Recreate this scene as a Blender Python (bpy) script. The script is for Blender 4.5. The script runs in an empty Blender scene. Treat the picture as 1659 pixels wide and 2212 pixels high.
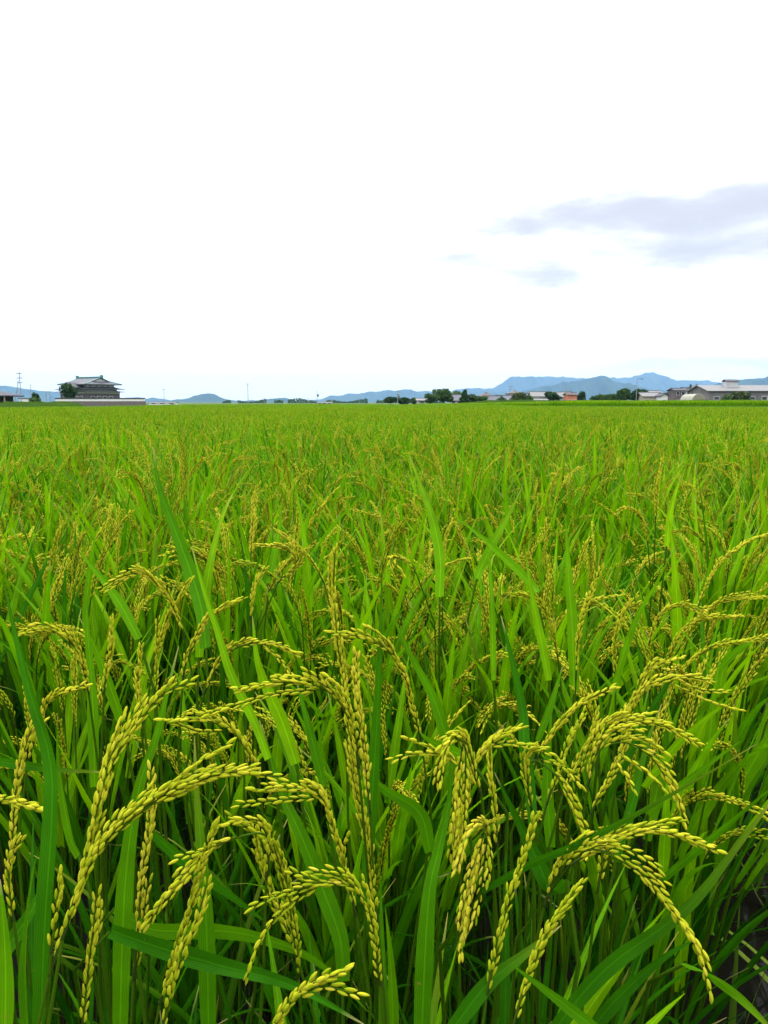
import bpy, bmesh, math, random
import numpy as np
from mathutils import Vector, Matrix

R = math.radians
rng = np.random.default_rng(11)
random.seed(11)
scene = bpy.context.scene
COL = scene.collection

# ------------------------------------------------------------------ camera
CAM_Z = 1.25
FPX, CX, CY, HOR = 1671.0, 829.5, 1106.0, 869.0      # photo measured at 1659 x 2212
PITCH = math.atan((CY - HOR) / FPX)
SP, CP = math.sin(PITCH), math.cos(PITCH)
cam_d = bpy.data.cameras.new('camera'); cam = bpy.data.objects.new('camera', cam_d)
COL.objects.link(cam); scene.camera = cam
cam_d.sensor_fit = 'VERTICAL'; cam_d.sensor_height = 36.0; cam_d.lens = 36.0 * FPX / 2212.0
cam_d.clip_start = 0.02; cam_d.clip_end = 90000.0
cam.location = (0, 0, CAM_Z); cam.rotation_euler = (R(90) - PITCH, 0, 0)

# ------------------------------------------------------------------ sky, sun, exposure
SUN_EL, SUN_AZ = 62.0, -20.0         # azimuth from +Y towards +X
world = bpy.data.worlds.new('World'); scene.world = world; world.use_nodes = True
def build_world():
    nt = world.node_tree; N = nt.nodes; Lk = nt.links; N.clear()
    out = N.new('ShaderNodeOutputWorld'); bg = N.new('ShaderNodeBackground'); bg.inputs['Strength'].default_value = 0.1
    Lk.new(bg.outputs[0], out.inputs[0])
    sky = N.new('ShaderNodeTexSky'); sky.sky_type = 'NISHITA'; sky.sun_disc = False
    sky.sun_elevation = R(SUN_EL); sky.sun_rotation = R(SUN_AZ); sky.air_density = 1.0; sky.dust_density = 3.0
    tc = N.new('ShaderNodeTexCoord'); sep = N.new('ShaderNodeSeparateXYZ'); Lk.new(tc.outputs['Generated'], sep.inputs[0])
    def M(op, a, b=None, c=None):
        n = N.new('ShaderNodeMath'); n.operation = op
        for i, v in enumerate((a, b, c)):
            if v is None: continue
            if isinstance(v, (int, float)): n.inputs[i].default_value = v
            else: Lk.new(v, n.inputs[i])
        return n.outputs[0]
    # overcast dome: brightness follows (1 + 2 sin elevation) / 3
    el = M('MAXIMUM', sep.outputs[2], 0.0)
    lum = M('MULTIPLY_ADD', el, 17.0, 5.7)
    over = N.new('ShaderNodeVectorMath'); over.operation = 'SCALE'
    over.inputs[0].default_value = (0.985, 1.0, 1.02); Lk.new(lum, over.inputs['Scale'])
    mix = N.new('ShaderNodeMix'); mix.data_type = 'RGBA'; mix.inputs[0].default_value = 0.90
    Lk.new(sky.outputs[0], mix.inputs[6]); Lk.new(over.outputs[0], mix.inputs[7])
    # grey-blue scraps of lower cloud, in azimuth / elevation
    az = M('ARCTAN2', sep.outputs[0], sep.outputs[1]); ele = M('ARCSINE', sep.outputs[2])
    cmb = N.new('ShaderNodeCombineXYZ')
    mp = N.new('ShaderNodeMapping'); mp.inputs['Scale'].default_value = (9, 9, 30)
    Lk.new(tc.outputs['Generated'], mp.inputs[0])
    nz = N.new('ShaderNodeTexNoise'); nz.inputs['Scale'].default_value = 1.0; nz.inputs['Detail'].default_value = 6; nz.inputs['Roughness'].default_value = 0.58
    Lk.new(mp.outputs[0], nz.inputs['Vector'])
    nsep = N.new('ShaderNodeSeparateColor'); Lk.new(nz.outputs['Color'], nsep.inputs[0])
    az2 = M('ADD', az, M('MULTIPLY', M('SUBTRACT', nsep.outputs[0], 0.5), 0.20))
    el2 = M('ADD', ele, M('MULTIPLY', M('SUBTRACT', nsep.outputs[1], 0.5), 0.060))
    tot = None
    scraps = [  # azimuth, elevation, half sizes, weight (degrees)
        (15.0, 13.0, 4.5, 1.0, 1.0), (19.5, 12.0, 6.0, 1.1, 1.2), (25.5, 12.6, 6.0, 1.4, 1.1), (21.5, 10.0, 6.0, 0.8, 1.1), (8.8, 11.9, 3.4, 0.8, 1.2),
        (11.6, 8.9, 3.0, 0.65, 1.1), (6.6, 9.5, 3.0, 0.4, 0.7), (28.0, 9.3, 3.0, 1.2, 0.9), (29.5, 7.0, 3.4, 0.9, 0.6), (24.0, 2.6, 8.0, 0.5, 0.3),
        (44, 10.5, 9, 1.6, 0.8), (62, 12.5, 8, 1.4, 0.7), (85, 11, 9, 1.4, 0.8), (-48, 12, 8, 1.4, 0.6), (-75, 10, 9, 1.3, 0.7),
        (112, 13, 9, 1.6, 0.7), (145, 11, 9, 1.5, 0.7), (-110, 12, 9, 1.5, 0.7), (-150, 11, 9, 1.4, 0.7)]
    for a, e, sa, se, w in scraps:
        da = M('DIVIDE', M('SUBTRACT', az2, R(a)), R(sa * 1.05)); de = M('DIVIDE', M('SUBTRACT', el2, R(e)), R(se * 1.1))
        r2 = M('ADD', M('MULTIPLY', da, da), M('MULTIPLY', de, de))
        g = M('MULTIPLY', M('POWER', 2.718, M('MULTIPLY', r2, -1.1)), w)
        tot = g if tot is None else M('ADD', tot, g)
    tot = M('MULTIPLY', M('SUBTRACT', 1.0, M('POWER', 2.718, M('MULTIPLY', M('MULTIPLY', tot, M('MAXIMUM', M('MULTIPLY_ADD', nsep.outputs[2], 5.0, -0.75), 0.15)), -1.25))), 0.93)
    mix2 = N.new('ShaderNodeMix'); mix2.data_type = 'RGBA'
    Lk.new(tot, mix2.inputs[0]); Lk.new(mix.outputs[2], mix2.inputs[6]); mix2.inputs[7].default_value = (3.0, 3.12, 3.55, 1)
    Lk.new(mix2.outputs[2], bg.inputs[0])
build_world()
sun_d = bpy.data.lights.new('sun', 'SUN'); sun = bpy.data.objects.new('sun', sun_d); COL.objects.link(sun)
sun_d.energy = 1.5; sun_d.angle = R(14); sun_d.color = (1.0, 0.97, 0.92)
sdir = Vector((math.sin(R(SUN_AZ)) * math.cos(R(SUN_EL)), math.cos(R(SUN_AZ)) * math.cos(R(SUN_EL)), math.sin(R(SUN_EL))))
sun.rotation_euler = sdir.to_track_quat('Z', 'Y').to_euler(); sun.location = (0, 0, 30)
vs = scene.view_settings; vs.view_transform = 'Standard'; vs.look = 'None'; vs.gamma = 1.0; vs.exposure = 1.12
vs.use_curve_mapping = False
cy = scene.cycles
cy.use_denoising = True; cy.adaptive_threshold = 0.02; cy.max_bounces = 4; cy.diffuse_bounces = 2; cy.glossy_bounces = 1; cy.transmission_bounces = 2
cy.volume_bounces = 1; cy.transparent_max_bounces = 4; cy.caustics_reflective = False; cy.caustics_refractive = False

# ------------------------------------------------------------------ helpers
def ray(x, y):
    xc, yc = (x - CX) / FPX, (CY - y) / FPX
    return np.array([xc, CP + yc * SP, -SP + yc * CP])
def P(x, y, d):
    "photo point at distance d along the view axis"
    return np.array([0, 0, CAM_Z]) + ray(x, y) * d
def PX(x, D, y=HOR):
    r = ray(x, y); return r[0] / r[1] * D
def PZ(y, D):
    r = ray(CX, y); return CAM_Z + r[2] / r[1] * D

def tag(o, label=None, cat=None, group=None, kind=None):
    if label: o['label'] = label
    if cat: o['category'] = cat
    if group: o['group'] = group
    if kind: o['kind'] = kind
    return o
def empty(name, loc=(0, 0, 0), rz=0.0):
    o = bpy.data.objects.new(name, None); o.empty_display_size = 0.05
    o.location = loc; o.rotation_euler = (0, 0, rz); COL.objects.link(o); return o
def add(name, mesh, parent=None, link=True):
    o = bpy.data.objects.new(name, mesh)
    if link: COL.objects.link(o)
    if parent: o.parent = parent
    return o

class MB:
    "collects pieces of geometry; lp = (across, along, tint) per vertex"
    def __init__(s): s.v = []; s.l = []; s.f3 = []; s.f4 = []; s.m3 = []; s.m4 = []; s.n = 0
    def put(s, v, f, lp=None, mat=0):
        v = np.asarray(v, float).reshape(-1, 3); f = np.asarray(f, int)
        s.v.append(v); s.l.append(np.zeros((len(v), 3)) + 0.5 if lp is None else np.asarray(lp, float))
        if f.shape[1] == 3: s.f3.append(f + s.n); s.m3.append(np.full(len(f), mat))
        else: s.f4.append(f + s.n); s.m4.append(np.full(len(f), mat))
        s.n += len(v); return s
    def box(s, a, b, mat=0):
        (x0, y0, z0), (x1, y1, z1) = a, b
        v = [(x0, y0, z0), (x1, y0, z0), (x1, y1, z0), (x0, y1, z0), (x0, y0, z1), (x1, y0, z1), (x1, y1, z1), (x0, y1, z1)]
        return s.put(v, [(0, 3, 2, 1), (4, 5, 6, 7), (0, 1, 5, 4), (1, 2, 6, 5), (2, 3, 7, 6), (3, 0, 4, 7)], None, mat)
    def mesh(s, name, mats, smooth=True):
        me = bpy.data.meshes.new(name)
        v = np.concatenate(s.v); l = np.concatenate(s.l)
        f3 = np.concatenate(s.f3) if s.f3 else np.zeros((0, 3), int); f4 = np.concatenate(s.f4) if s.f4 else np.zeros((0, 4), int)
        mi = np.concatenate([*s.m3, *s.m4]) if (s.m3 or s.m4) else np.zeros(0, int)
        lv = np.concatenate([f3.ravel(), f4.ravel()])
        ls = np.concatenate([np.arange(len(f3)) * 3, len(f3) * 3 + np.arange(len(f4)) * 4])
        me.vertices.add(len(v)); me.vertices.foreach_set('co', v.ravel())
        me.loops.add(len(lv)); me.loops.foreach_set('vertex_index', lv.astype(np.int32))
        me.polygons.add(len(ls)); me.polygons.foreach_set('loop_start', ls.astype(np.int32))
        me.update(calc_edges=True)
        me.polygons.foreach_set('use_smooth', np.full(len(ls), smooth)); me.polygons.foreach_set('material_index', mi.astype(np.int32))
        a = me.attributes.new('lp', 'FLOAT_VECTOR', 'POINT'); a.data.foreach_set('vector', l.ravel())
        for m in (mats if isinstance(mats, (list, tuple)) else [mats]): me.materials.append(m)
        me.update(); return me
    def obj(s, name, mats, parent=None, smooth=True): return add(name, s.mesh(name, mats, smooth), parent)

def unit(a): a = np.asarray(a, float); return a / (np.linalg.norm(a, axis=-1, keepdims=True) + 1e-12)
def resample(pts, n):
    pts = np.asarray(pts, float)
    m = len(pts)
    if m > 2:                                  # Catmull-Rom first
        ext = np.vstack([2 * pts[0] - pts[1], pts, 2 * pts[-1] - pts[-2]]); out = []
        for i in range(m - 1):
            p0, p1, p2, p3 = ext[i:i + 4]
            for t in np.linspace(0, 1, 9)[:-1]:
                out.append(0.5 * ((2 * p1) + (p2 - p0) * t + (2 * p0 - 5 * p1 + 4 * p2 - p3) * t * t + (3 * p1 - p0 - 3 * p2 + p3) * t ** 3))
        pts = np.array(out + [pts[-1]])
    seg = np.linalg.norm(np.diff(pts, axis=0), axis=1); s = np.concatenate([[0], np.cumsum(seg)])
    u = np.linspace(0, s[-1], n)
    return np.stack([np.interp(u, s, pts[:, k]) for k in range(3)], 1)
def plen(p): return np.linalg.norm(np.diff(p, axis=0), axis=1).sum()

# ------------------------------------------------------------------ materials
def mat_new(name):
    m = bpy.data.materials.new(name); m.use_nodes = True; nt = m.node_tree; nt.nodes.clear(); return m, nt
class NT:
    def __init__(s, nt): s.nt = nt
    def n(s, t, **k):
        x = s.nt.nodes.new(t)
        for a, b in k.items(): setattr(x, a, b)
        return x
    def link(s, a, b): s.nt.links.new(a, b)
    def m(s, op, a, b=None, c=None, clamp=False):
        x = s.n('ShaderNodeMath', operation=op, use_clamp=clamp)
        for i, v in enumerate((a, b, c)):
            if v is None: continue
            if isinstance(v, (int, float)): x.inputs[i].default_value = v
            else: s.link(v, x.inputs[i])
        return x.outputs[0]
    def mix(s, f, a, b):
        x = s.n('ShaderNodeMix', data_type='RGBA')
        for i, v in ((0, f), (6, a), (7, b)):
            if isinstance(v, (int, float)): x.inputs[i].default_value = v
            elif isinstance(v, tuple): x.inputs[i].default_value = (*v, 1) if len(v) == 3 else v
            else: s.link(v, x.inputs[i])
        return x.outputs[2]
    def noise(s, scale, detail=3, vec=None, rough=0.5):
        x = s.n('ShaderNodeTexNoise'); x.inputs['Scale'].default_value = scale; x.inputs['Detail'].default_value = detail; x.inputs['Roughness'].default_value = rough
        if vec is not None: s.link(vec, x.inputs['Vector'])
        return x.outputs[0]
    def attr(s):
        a = s.n('ShaderNodeAttribute', attribute_name='lp'); sp = s.n('ShaderNodeSeparateXYZ'); s.link(a.outputs['Vector'], sp.inputs[0]); return sp.outputs
    def rand(s): return s.n('ShaderNodeObjectInfo').outputs['Random']

def plant_shader(k, col, tcol, trans=0.4, gloss=0.35, rough=0.42, bump=None):
    "thin plant tissue: diffuse + light passing through + a waxy sheen"
    p = k.n('ShaderNodeBsdfPrincipled'); k.link(col, p.inputs['Base Color']); p.inputs['Roughness'].default_value = rough
    p.inputs['Specular IOR Level'].default_value = gloss
    out = k.n('ShaderNodeOutputMaterial')
    if bump is not None: k.link(bump, p.inputs['Normal'])
    if trans <= 0: k.link(p.outputs[0], out.inputs[0]); return
    t = k.n('ShaderNodeBsdfTranslucent'); k.link(tcol, t.inputs[0])
    mx = k.n('ShaderNodeMixShader'); mx.inputs[0].default_value = trans
    k.link(p.outputs[0], mx.inputs[1]); k.link(t.outputs[0], mx.inputs[2]); k.link(mx.outputs[0], out.inputs[0])

def mat_leaf(name='rice_leaf'):
    m, nt = mat_new(name); k = NT(nt)
    u, v, t = k.attr()
    r = k.rand(); g = k.n('ShaderNodeNewGeometry')
    patch = k.noise(0.45, 2, g.outputs['Position'])          # ripeness differs from patch to patch
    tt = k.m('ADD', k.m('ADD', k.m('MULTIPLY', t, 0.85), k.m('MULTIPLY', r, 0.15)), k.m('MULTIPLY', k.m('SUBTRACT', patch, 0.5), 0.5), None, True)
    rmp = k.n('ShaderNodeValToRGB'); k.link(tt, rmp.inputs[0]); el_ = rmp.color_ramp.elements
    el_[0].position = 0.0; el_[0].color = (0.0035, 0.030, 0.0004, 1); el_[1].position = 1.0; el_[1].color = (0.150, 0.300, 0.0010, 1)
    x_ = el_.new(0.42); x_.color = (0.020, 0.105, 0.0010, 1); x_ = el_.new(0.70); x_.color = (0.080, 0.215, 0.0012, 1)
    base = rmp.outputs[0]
    hsh = k.m('FRACT', k.m('MULTIPLY', t, 41.7))
    # parallel veins and a pale midrib
    vein = k.m('SINE', k.m('MULTIPLY', u, 58.0))
    rib = k.m('LESS_THAN', k.m('ABSOLUTE', k.m('SUBTRACT', u, 0.5)), 0.04)
    tc = k.n('ShaderNodeTexCoord')
    blot = k.noise(26.0, 3, tc.outputs['Object'])
    gain = k.m('ADD', k.m('ADD', k.m('MULTIPLY_ADD', vein, 0.16, 1.0), k.m('MULTIPLY', rib, 0.5)), k.m('MULTIPLY', k.m('SUBTRACT', blot, 0.5), 0.8))
    sc_ = k.n('ShaderNodeVectorMath', operation='SCALE'); k.link(base, sc_.inputs[0]); k.link(gain, sc_.inputs['Scale']); base = sc_.outputs[0]
    # dry tips on some blades, a few rusty spots
    tip = k.m('MULTIPLY', k.m('MULTIPLY', k.m('SUBTRACT', v, 0.90, None, True), 10.0), k.m('GREATER_THAN', hsh, 0.62), None, True)
    base = k.mix(k.m('MULTIPLY', tip, 0.85), base, (0.33, 0.26, 0.10))
    yl = k.m('MULTIPLY', k.m('POWER', v, 4.0), k.m('GREATER_THAN', hsh, 0.80))
    base = k.mix(k.m('MULTIPLY', yl, 0.45), base, (0.28, 0.27, 0.02))
    spot = k.m('GREATER_THAN', k.noise(210.0, 2, tc.outputs['Object']), 0.735)
    base = k.mix(k.m('MULTIPLY', spot, 0.6), base, (0.16, 0.10, 0.025))
    tr = k.mix(k.m('MULTIPLY', tt, 0.4), base, (0.11, 0.32, 0.001))
    bp = k.n('ShaderNodeBump'); bp.inputs['Strength'].default_value = 0.2; bp.inputs['Distance'].default_value = 0.0006; k.link(vein, bp.inputs['Height'])
    plant_shader(k, base, tr, 0.36, 0.02, 0.45, bp.outputs[0]); return m

def mat_grain():
    m, nt = mat_new('rice_grain'); k = NT(nt)
    u, v, t = k.attr(); r = k.rand()
    tt = k.m('FRACT', k.m('ADD', k.m('MULTIPLY', t, 0.92), k.m('MULTIPLY', r, 0.22)))
    ramp = k.n('ShaderNodeValToRGB'); k.link(tt, ramp.inputs[0])
    e = ramp.color_ramp.elements; e[0].position = 0.0; e[0].color = (0.18, 0.30, 0.004, 1); e[1].position = 1.0; e[1].color = (0.46, 0.33, 0.04, 1)
    for pos, c in ((0.35, (0.385, 0.43, 0.010, 1)), (0.75, (0.56, 0.52, 0.028, 1)), (0.965, (0.60, 0.51, 0.05, 1)), (0.985, (0.40, 0.23, 0.05, 1))):
        x = e.new(pos); x.color = c
    tip = k.m('POWER', v, 5.0)
    col = k.mix(k.m('MULTIPLY', tip, 0.5), ramp.outputs[0], (0.48, 0.42, 0.03))
    groove = k.m('SINE', k.m('MULTIPLY', u, 31.4))
    col = k.mix(k.m('MULTIPLY_ADD', groove, 0.16, 0.16), col, (0.25, 0.25, 0.008))
    plant_shader(k, col, k.mix(0.5, col, (0.45, 0.43, 0.006)), 0.34, 0.04, 0.55); return m
def mat_stem():
    m, nt = mat_new('rice_stem'); k = NT(nt); u, v, t = k.attr(); r = k.rand()
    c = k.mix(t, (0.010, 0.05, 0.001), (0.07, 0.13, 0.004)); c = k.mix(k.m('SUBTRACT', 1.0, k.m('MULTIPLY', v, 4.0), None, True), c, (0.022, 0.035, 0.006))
    plant_shader(k, c, c, 0.12, 0.03, 0.5); return m
def mat_plain(name, c1, c2, scale=3.0, rough=0.8, bump=0.0, spec=0.3, obj=True):
    m, nt = mat_new(name); k = NT(nt); tc = k.n('ShaderNodeTexCoord')
    n = k.noise(scale, 5, tc.outputs['Object'], 0.6)
    f = k.n('ShaderNodeMapRange'); f.inputs[1].default_value = 0.3; f.inputs[2].default_value = 0.7; k.link(n, f.inputs[0])
    p = k.n('ShaderNodeBsdfPrincipled'); k.link(k.mix(f.outputs[0], c1, c2), p.inputs['Base Color']); p.inputs['Roughness'].default_value = rough
    p.inputs['Specular IOR Level'].default_value = spec
    if bump:
        b = k.n('ShaderNodeBump'); b.inputs['Strength'].default_value = bump; k.link(n, b.inputs['Height']); k.link(b.outputs[0], p.inputs['Normal'])
    o = k.n('ShaderNodeOutputMaterial'); k.link(p.outputs[0], o.inputs[0]); return m
def mat_foliage(name, c1, c2):
    m, nt = mat_new(name); k = NT(nt); u, v, t = k.attr()
    c = k.mix(t, c1, c2); plant_shader(k, c, c, 0.25, 0.06, 0.6); return m
def mat_tiles(name, c1, c2, wave=2.2):
    m, nt = mat_new(name); k = NT(nt); tc = k.n('ShaderNodeTexCoord')
    n = k.noise(1.4, 4, tc.outputs['Object']); w = k.n('ShaderNodeTexWave'); w.inputs['Scale'].default_value = wave; k.link(tc.outputs['Object'], w.inputs['Vector'])
    p = k.n('ShaderNodeBsdfPrincipled'); k.link(k.mix(n, c1, c2), p.inputs['Base Color']); p.inputs['Roughness'].default_value = 0.6; p.inputs['Specular IOR Level'].default_value = 0.15
    b = k.n('ShaderNodeBump'); b.inputs['Strength'].default_value = 0.5; b.inputs['Distance'].default_value = 0.08; k.link(w.outputs[0], b.inputs['Height']); k.link(b.outputs[0], p.inputs['Normal'])
    o = k.n('ShaderNodeOutputMaterial'); k.link(p.outputs[0], o.inputs[0]); return m
def mat_water():
    m, nt = mat_new('paddy_water'); k = NT(nt); tc = k.n('ShaderNodeTexCoord')
    mp = k.n('ShaderNodeMapping'); mp.inputs['Rotation'].default_value = (0, 0, R(35)); mp.inputs['Scale'].default_value = (3, 10, 1); k.link(tc.outputs['Object'], mp.inputs[0])
    n = k.noise(1.6, 3, mp.outputs[0])
    b = k.n('ShaderNodeBump'); b.inputs['Strength'].default_value = 0.10; b.inputs['Distance'].default_value = 0.006; k.link(n, b.inputs['Height'])
    p = k.n('ShaderNodeBsdfPrincipled'); p.inputs['Base Color'].default_value = (0.006, 0.0055, 0.004, 1); p.inputs['Roughness'].default_value = 0.05
    p.inputs['IOR'].default_value = 1.33; p.inputs['Specular IOR Level'].default_value = 0.10; k.link(b.outputs[0], p.inputs['Normal'])
    o = k.n('ShaderNodeOutputMaterial'); k.link(p.outputs[0], o.inputs[0]); return m

LEAF = mat_leaf(); GRAIN = mat_grain(); STEM = mat_stem()
MUD = mat_plain('wet_mud', (0.018, 0.014, 0.010), (0.045, 0.036, 0.026), 6.0, 0.55, 0.6)
WATER = mat_water()
WEED = mat_foliage('weed_leaf', (0.012, 0.065, 0.003), (0.12, 0.18, 0.015))

# ------------------------------------------------------------------ the setting: ground, water
EDGE = lambda Y: 0.615 + 0.56 * (Y - 1.45)              # right-hand edge of the paddy
def build_ground():
    m, nt = mat_new('plain_ground'); k = NT(nt); g = k.n('ShaderNodeNewGeometry')
    ln = k.n('ShaderNodeVectorMath', operation='LENGTH'); k.link(g.outputs['Position'], ln.inputs[0])
    near = k.m('LESS_THAN', ln.outputs['Value'], 45.0)
    n1 = k.noise(5.0, 5, g.outputs['Position']); n2 = k.noise(0.012, 3, g.outputs['Position'])
    mud = k.mix(n1, (0.003, 0.0028, 0.002), (0.010, 0.009, 0.006)); far = k.mix(n2, (0.030, 0.060, 0.010), (0.055, 0.080, 0.014))
    p = k.n('ShaderNodeBsdfPrincipled'); k.link(k.mix(near, far, mud), p.inputs['Base Color']); p.inputs['Roughness'].default_value = 0.9; p.inputs['Specular IOR Level'].default_value = 0.1
    o = k.n('ShaderNodeOutputMaterial'); k.link(p.outputs[0], o.inputs[0])
    xs = np.array([-18300, -8000, -1500, -300, -60, -15, -5, -2, 0, 1, 2, 3, 5, 15, 60, 300, 1500, 8000, 18300], float)
    ys = np.array([-4000, -300, -20, -3, -0.6, 0, 1, 2, 3, 5, 8, 15, 40, 120, 400, 1500, 8000, 18300], float)
    X, Y = np.meshgrid(xs, ys); v = np.stack([X.ravel(), Y.ravel(), np.zeros(X.size)], 1)
    w = len(xs); f = [(j * w + i, j * w + i + 1, (j + 1) * w + i + 1, (j + 1) * w + i) for j in range(len(ys) - 1) for i in range(w - 1)]
    o = MB().put(v, f).obj('ground', m, smooth=False); tag(o, kind='structure')
build_ground()
wm = MB(); wm.put([(EDGE(0.3) - 0.05, 0.3, 0.012), (EDGE(0.3) + 2.2, 0.3, 0.012), (EDGE(14) + 2.2, 14, 0.012), (EDGE(14) - 0.05, 14, 0.012)], [(0, 1, 2, 3)])
tag(wm.obj('water', WATER, smooth=False), kind='structure')

# ------------------------------------------------------------------ rice: building blocks
def leaf_geo(mb, pts, w, side=None, fold=0.35, cols=5, tint=0.5, twist=0.0, v0=0.0, mat=0, face=None):
    "a blade along pts (base to tip) with half widths w, folded along its midrib"
    n = len(pts); t = unit(np.gradient(pts, axis=0))
    if face is not None: s = unit(np.cross(t, np.asarray(face)))
    else: s = unit(np.asarray(side) - t * (t @ np.asarray(side))[:, None])
    nn = unit(np.cross(s, t))
    if twist:
        a = np.linspace(0, twist, n)[:, None]; s, nn = s * np.cos(a) + nn * np.sin(a), nn * np.cos(a) - s * np.sin(a)
    us = np.linspace(-1, 1, cols)
    vv = pts[:, None, :] + s[:, None, :] * (us[None, :, None] * w[:, None, None]) + nn[:, None, :] * (np.abs(us)[None, :, None] * w[:, None, None] * fold)
    lp = np.zeros((n, cols, 3)); lp[:, :, 0] = (us * 0.5 + 0.5)[None]; lp[:, :, 1] = np.linspace(v0, 1, n)[:, None]; lp[:, :, 2] = tint
    idx = np.arange(n * cols).reshape(n, cols)
    f = np.stack([idx[:-1, :-1], idx[:-1, 1:], idx[1:, 1:], idx[1:, :-1]], -1).reshape(-1, 4)
    mb.put(vv.reshape(-1, 3), f, lp.reshape(-1, 3), mat)
def blade_width(n, w):
    t = np.linspace(0, 1, n); return w * 0.5 * np.clip(0.6 + 1.6 * t, 0, 1) * np.clip((1.0 - t) / 0.72, 0.0, 1) ** 0.9 + 0.0003
def tube_geo(mb, pts, r, sides=5, tint=0.5, mat=0):
    n = len(pts); r = np.broadcast_to(r, (n,)); t = unit(np.gradient(pts, axis=0))
    ref = np.where(np.abs(t[:, 2:3]) > 0.9, np.array([[1., 0, 0]]), np.array([[0, 0, 1.]]))
    a = unit(np.cross(t, ref)); b = np.cross(t, a); ang = np.arange(sides) / sides * 2 * math.pi
    vv = pts[:, None] + (a[:, None] * np.cos(ang)[None, :, None] + b[:, None] * np.sin(ang)[None, :, None]) * r[:, None, None]
    lp = np.zeros((n, sides, 3)); lp[..., 0] = (np.arange(sides) / sides)[None]; lp[..., 1] = np.linspace(0, 1, n)[:, None]; lp[..., 2] = tint
    i = np.arange(n * sides).reshape(n, sides); j = np.roll(i, -1, 1)
    mb.put(vv.reshape(-1, 3), np.stack([i[:-1], j[:-1], j[1:], i[1:]], -1).reshape(-1, 4), lp.reshape(-1, 3), mat)

def grain_template(sides, rings, rad):
    ang = np.arange(sides) / sides * 2 * math.pi; v = []; lp = []
    for z, r in zip(rings, rad):
        for a in ang:
            v.append((math.cos(a) * r * 0.5, math.sin(a) * r * 0.36 + 0.05 * (z - 0.5) ** 2, z)); lp.append((a / 6.2832, z, 0))
    v = np.array(v); i = np.arange(len(rings) * sides).reshape(len(rings), sides); j = np.roll(i, -1, 1)
    f = np.stack([i[:-1], j[:-1], j[1:], i[1:]], -1).reshape(-1, 4); return v, f, np.array(lp)
G_HI = grain_template(7, (0, .06, .25, .5, .75, .93, 1.0), (.15, .52, .9, 1.0, .82, .36, .03))
G_MD = grain_template(5, (0, .22, .6, .9, 1.0), (.25, .9, 1.0, .45, .02))
G_LO = grain_template(3, (0, .45, 1.0), (.3, 1.15, .05))
GL, GW = 0.0079, 0.0031

def grains_geo(mb, tr, tpl, mat=0):
    "tr: list of (pos, dir, normal, length, width, tint)"
    v, f, lp = tpl
    p = np.array([t[0] for t in tr]); a = unit(np.array([t[1] for t in tr])); nrm = np.array([t[2] for t in tr])
    b = unit(np.cross(nrm, a)); c = np.cross(a, b); L = np.array([t[3] for t in tr]); W = np.array([t[4] for t in tr]); ti = np.array([t[5] for t in tr])
    vv = p[:, None] + b[:, None] * (v[None, :, 0:1] * W[:, None, None]) + c[:, None] * (v[None, :, 1:2] * W[:, None, None]) + a[:, None] * (v[None, :, 2:3] * L[:, None, None])
    l = np.repeat(lp[None], len(tr), 0).copy(); l[:, :, 2] = ti[:, None]
    ff = (f[None] + (np.arange(len(tr)) * len(v))[:, None, None]).reshape(-1, 4)
    mb.put(vv.reshape(-1, 3), ff, l.reshape(-1, 3), mat)
def strand_grains(path, tr, rg, space, tint, scale=1.0, start=0.0, wide=1.0):
    L = plen(path); n = max(2, int(L / space)); q = resample(path, n + 1); t = unit(np.gradient(q, axis=0))
    ref = unit(rg.normal(size=3))
    for i in range(n + 1):
        if i / n < start: continue
        side = unit(np.cross(t[i], ref)); side = side if i % 2 else -side
        ph = rg.uniform(-0.7, 0.7); up = np.cross(t[i], side); side = side * math.cos(ph) + up * math.sin(ph)
        d = unit(t[i] + side * rg.uniform(0.08, 0.26) + rg.normal(size=3) * 0.04)
        k = scale * rg.uniform(0.80, 1.08)
        tr.append((q[i] + side * 0.0011 * wide, d, side, GL * k, GW * k * rg.uniform(0.82, 1.08), float(np.clip(tint - 0.10 + rg.normal() * 0.17, 0, 0.96) if rg.random() > 0.022 else 0.99)))
def panicle_geo(axis, rg, n_br=8, spread=0.16, space=0.0050, tint=0.45, scale=1.0, br_len=0.42, first=0.05, gravity=0.25, extra=()):
    "returns (branch paths, grain transforms)"
    ax = resample(axis, 40); L = plen(ax); t = unit(np.gradient(ax, axis=0)); tr = []; paths = []
    for b in range(n_br):
        s = first + (0.72 - first) * b / max(1, n_br - 1) + rg.uniform(-0.02, 0.02); i0 = int(np.clip(s, 0, 0.8) * 39)
        bl = L * br_len * rg.uniform(0.7, 1.1) * (1.0 - 0.45 * s)
        az = rg.uniform(0, 6.283); o = unit(np.cross(t[i0], rg.normal(size=3)))
        d = unit(t[i0] + o * spread * rg.uniform(0.5, 1.5)); p = ax[i0].copy(); path = [p.copy()]; m = 7
        for j in range(m):
            p = p + d * bl / m; path.append(p.copy())
            jj = min(39, int(i0 + (j + 1) / m * bl / L * 39)); d = unit(d * 0.6 + t[jj] * 0.4 + np.array([0, 0, -gravity * 0.10]) + rg.normal(size=3) * 0.03)
        path = np.array(path); paths.append(path)
        strand_grains(path, tr, rg, space, tint, scale, 0.10)
    i1 = int(39 * 0.62); strand_grains(ax[i1:], tr, rg, space, tint, scale)
    for e in extra:
        paths.append(resample(e, 14)); strand_grains(e, tr, rg, space, tint, scale, 0.03)
    return ax, paths, tr
def branch_geo(mb, ax, paths, r=0.0009, sides=4, mat=0):
    tube_geo(mb, ax, np.linspace(r * 1.3, r * 0.5, len(ax)), sides, 0.5, mat)
    for p in paths: tube_geo(mb, resample(p, 6), r * 0.5, 3, 0.5, mat)

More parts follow.
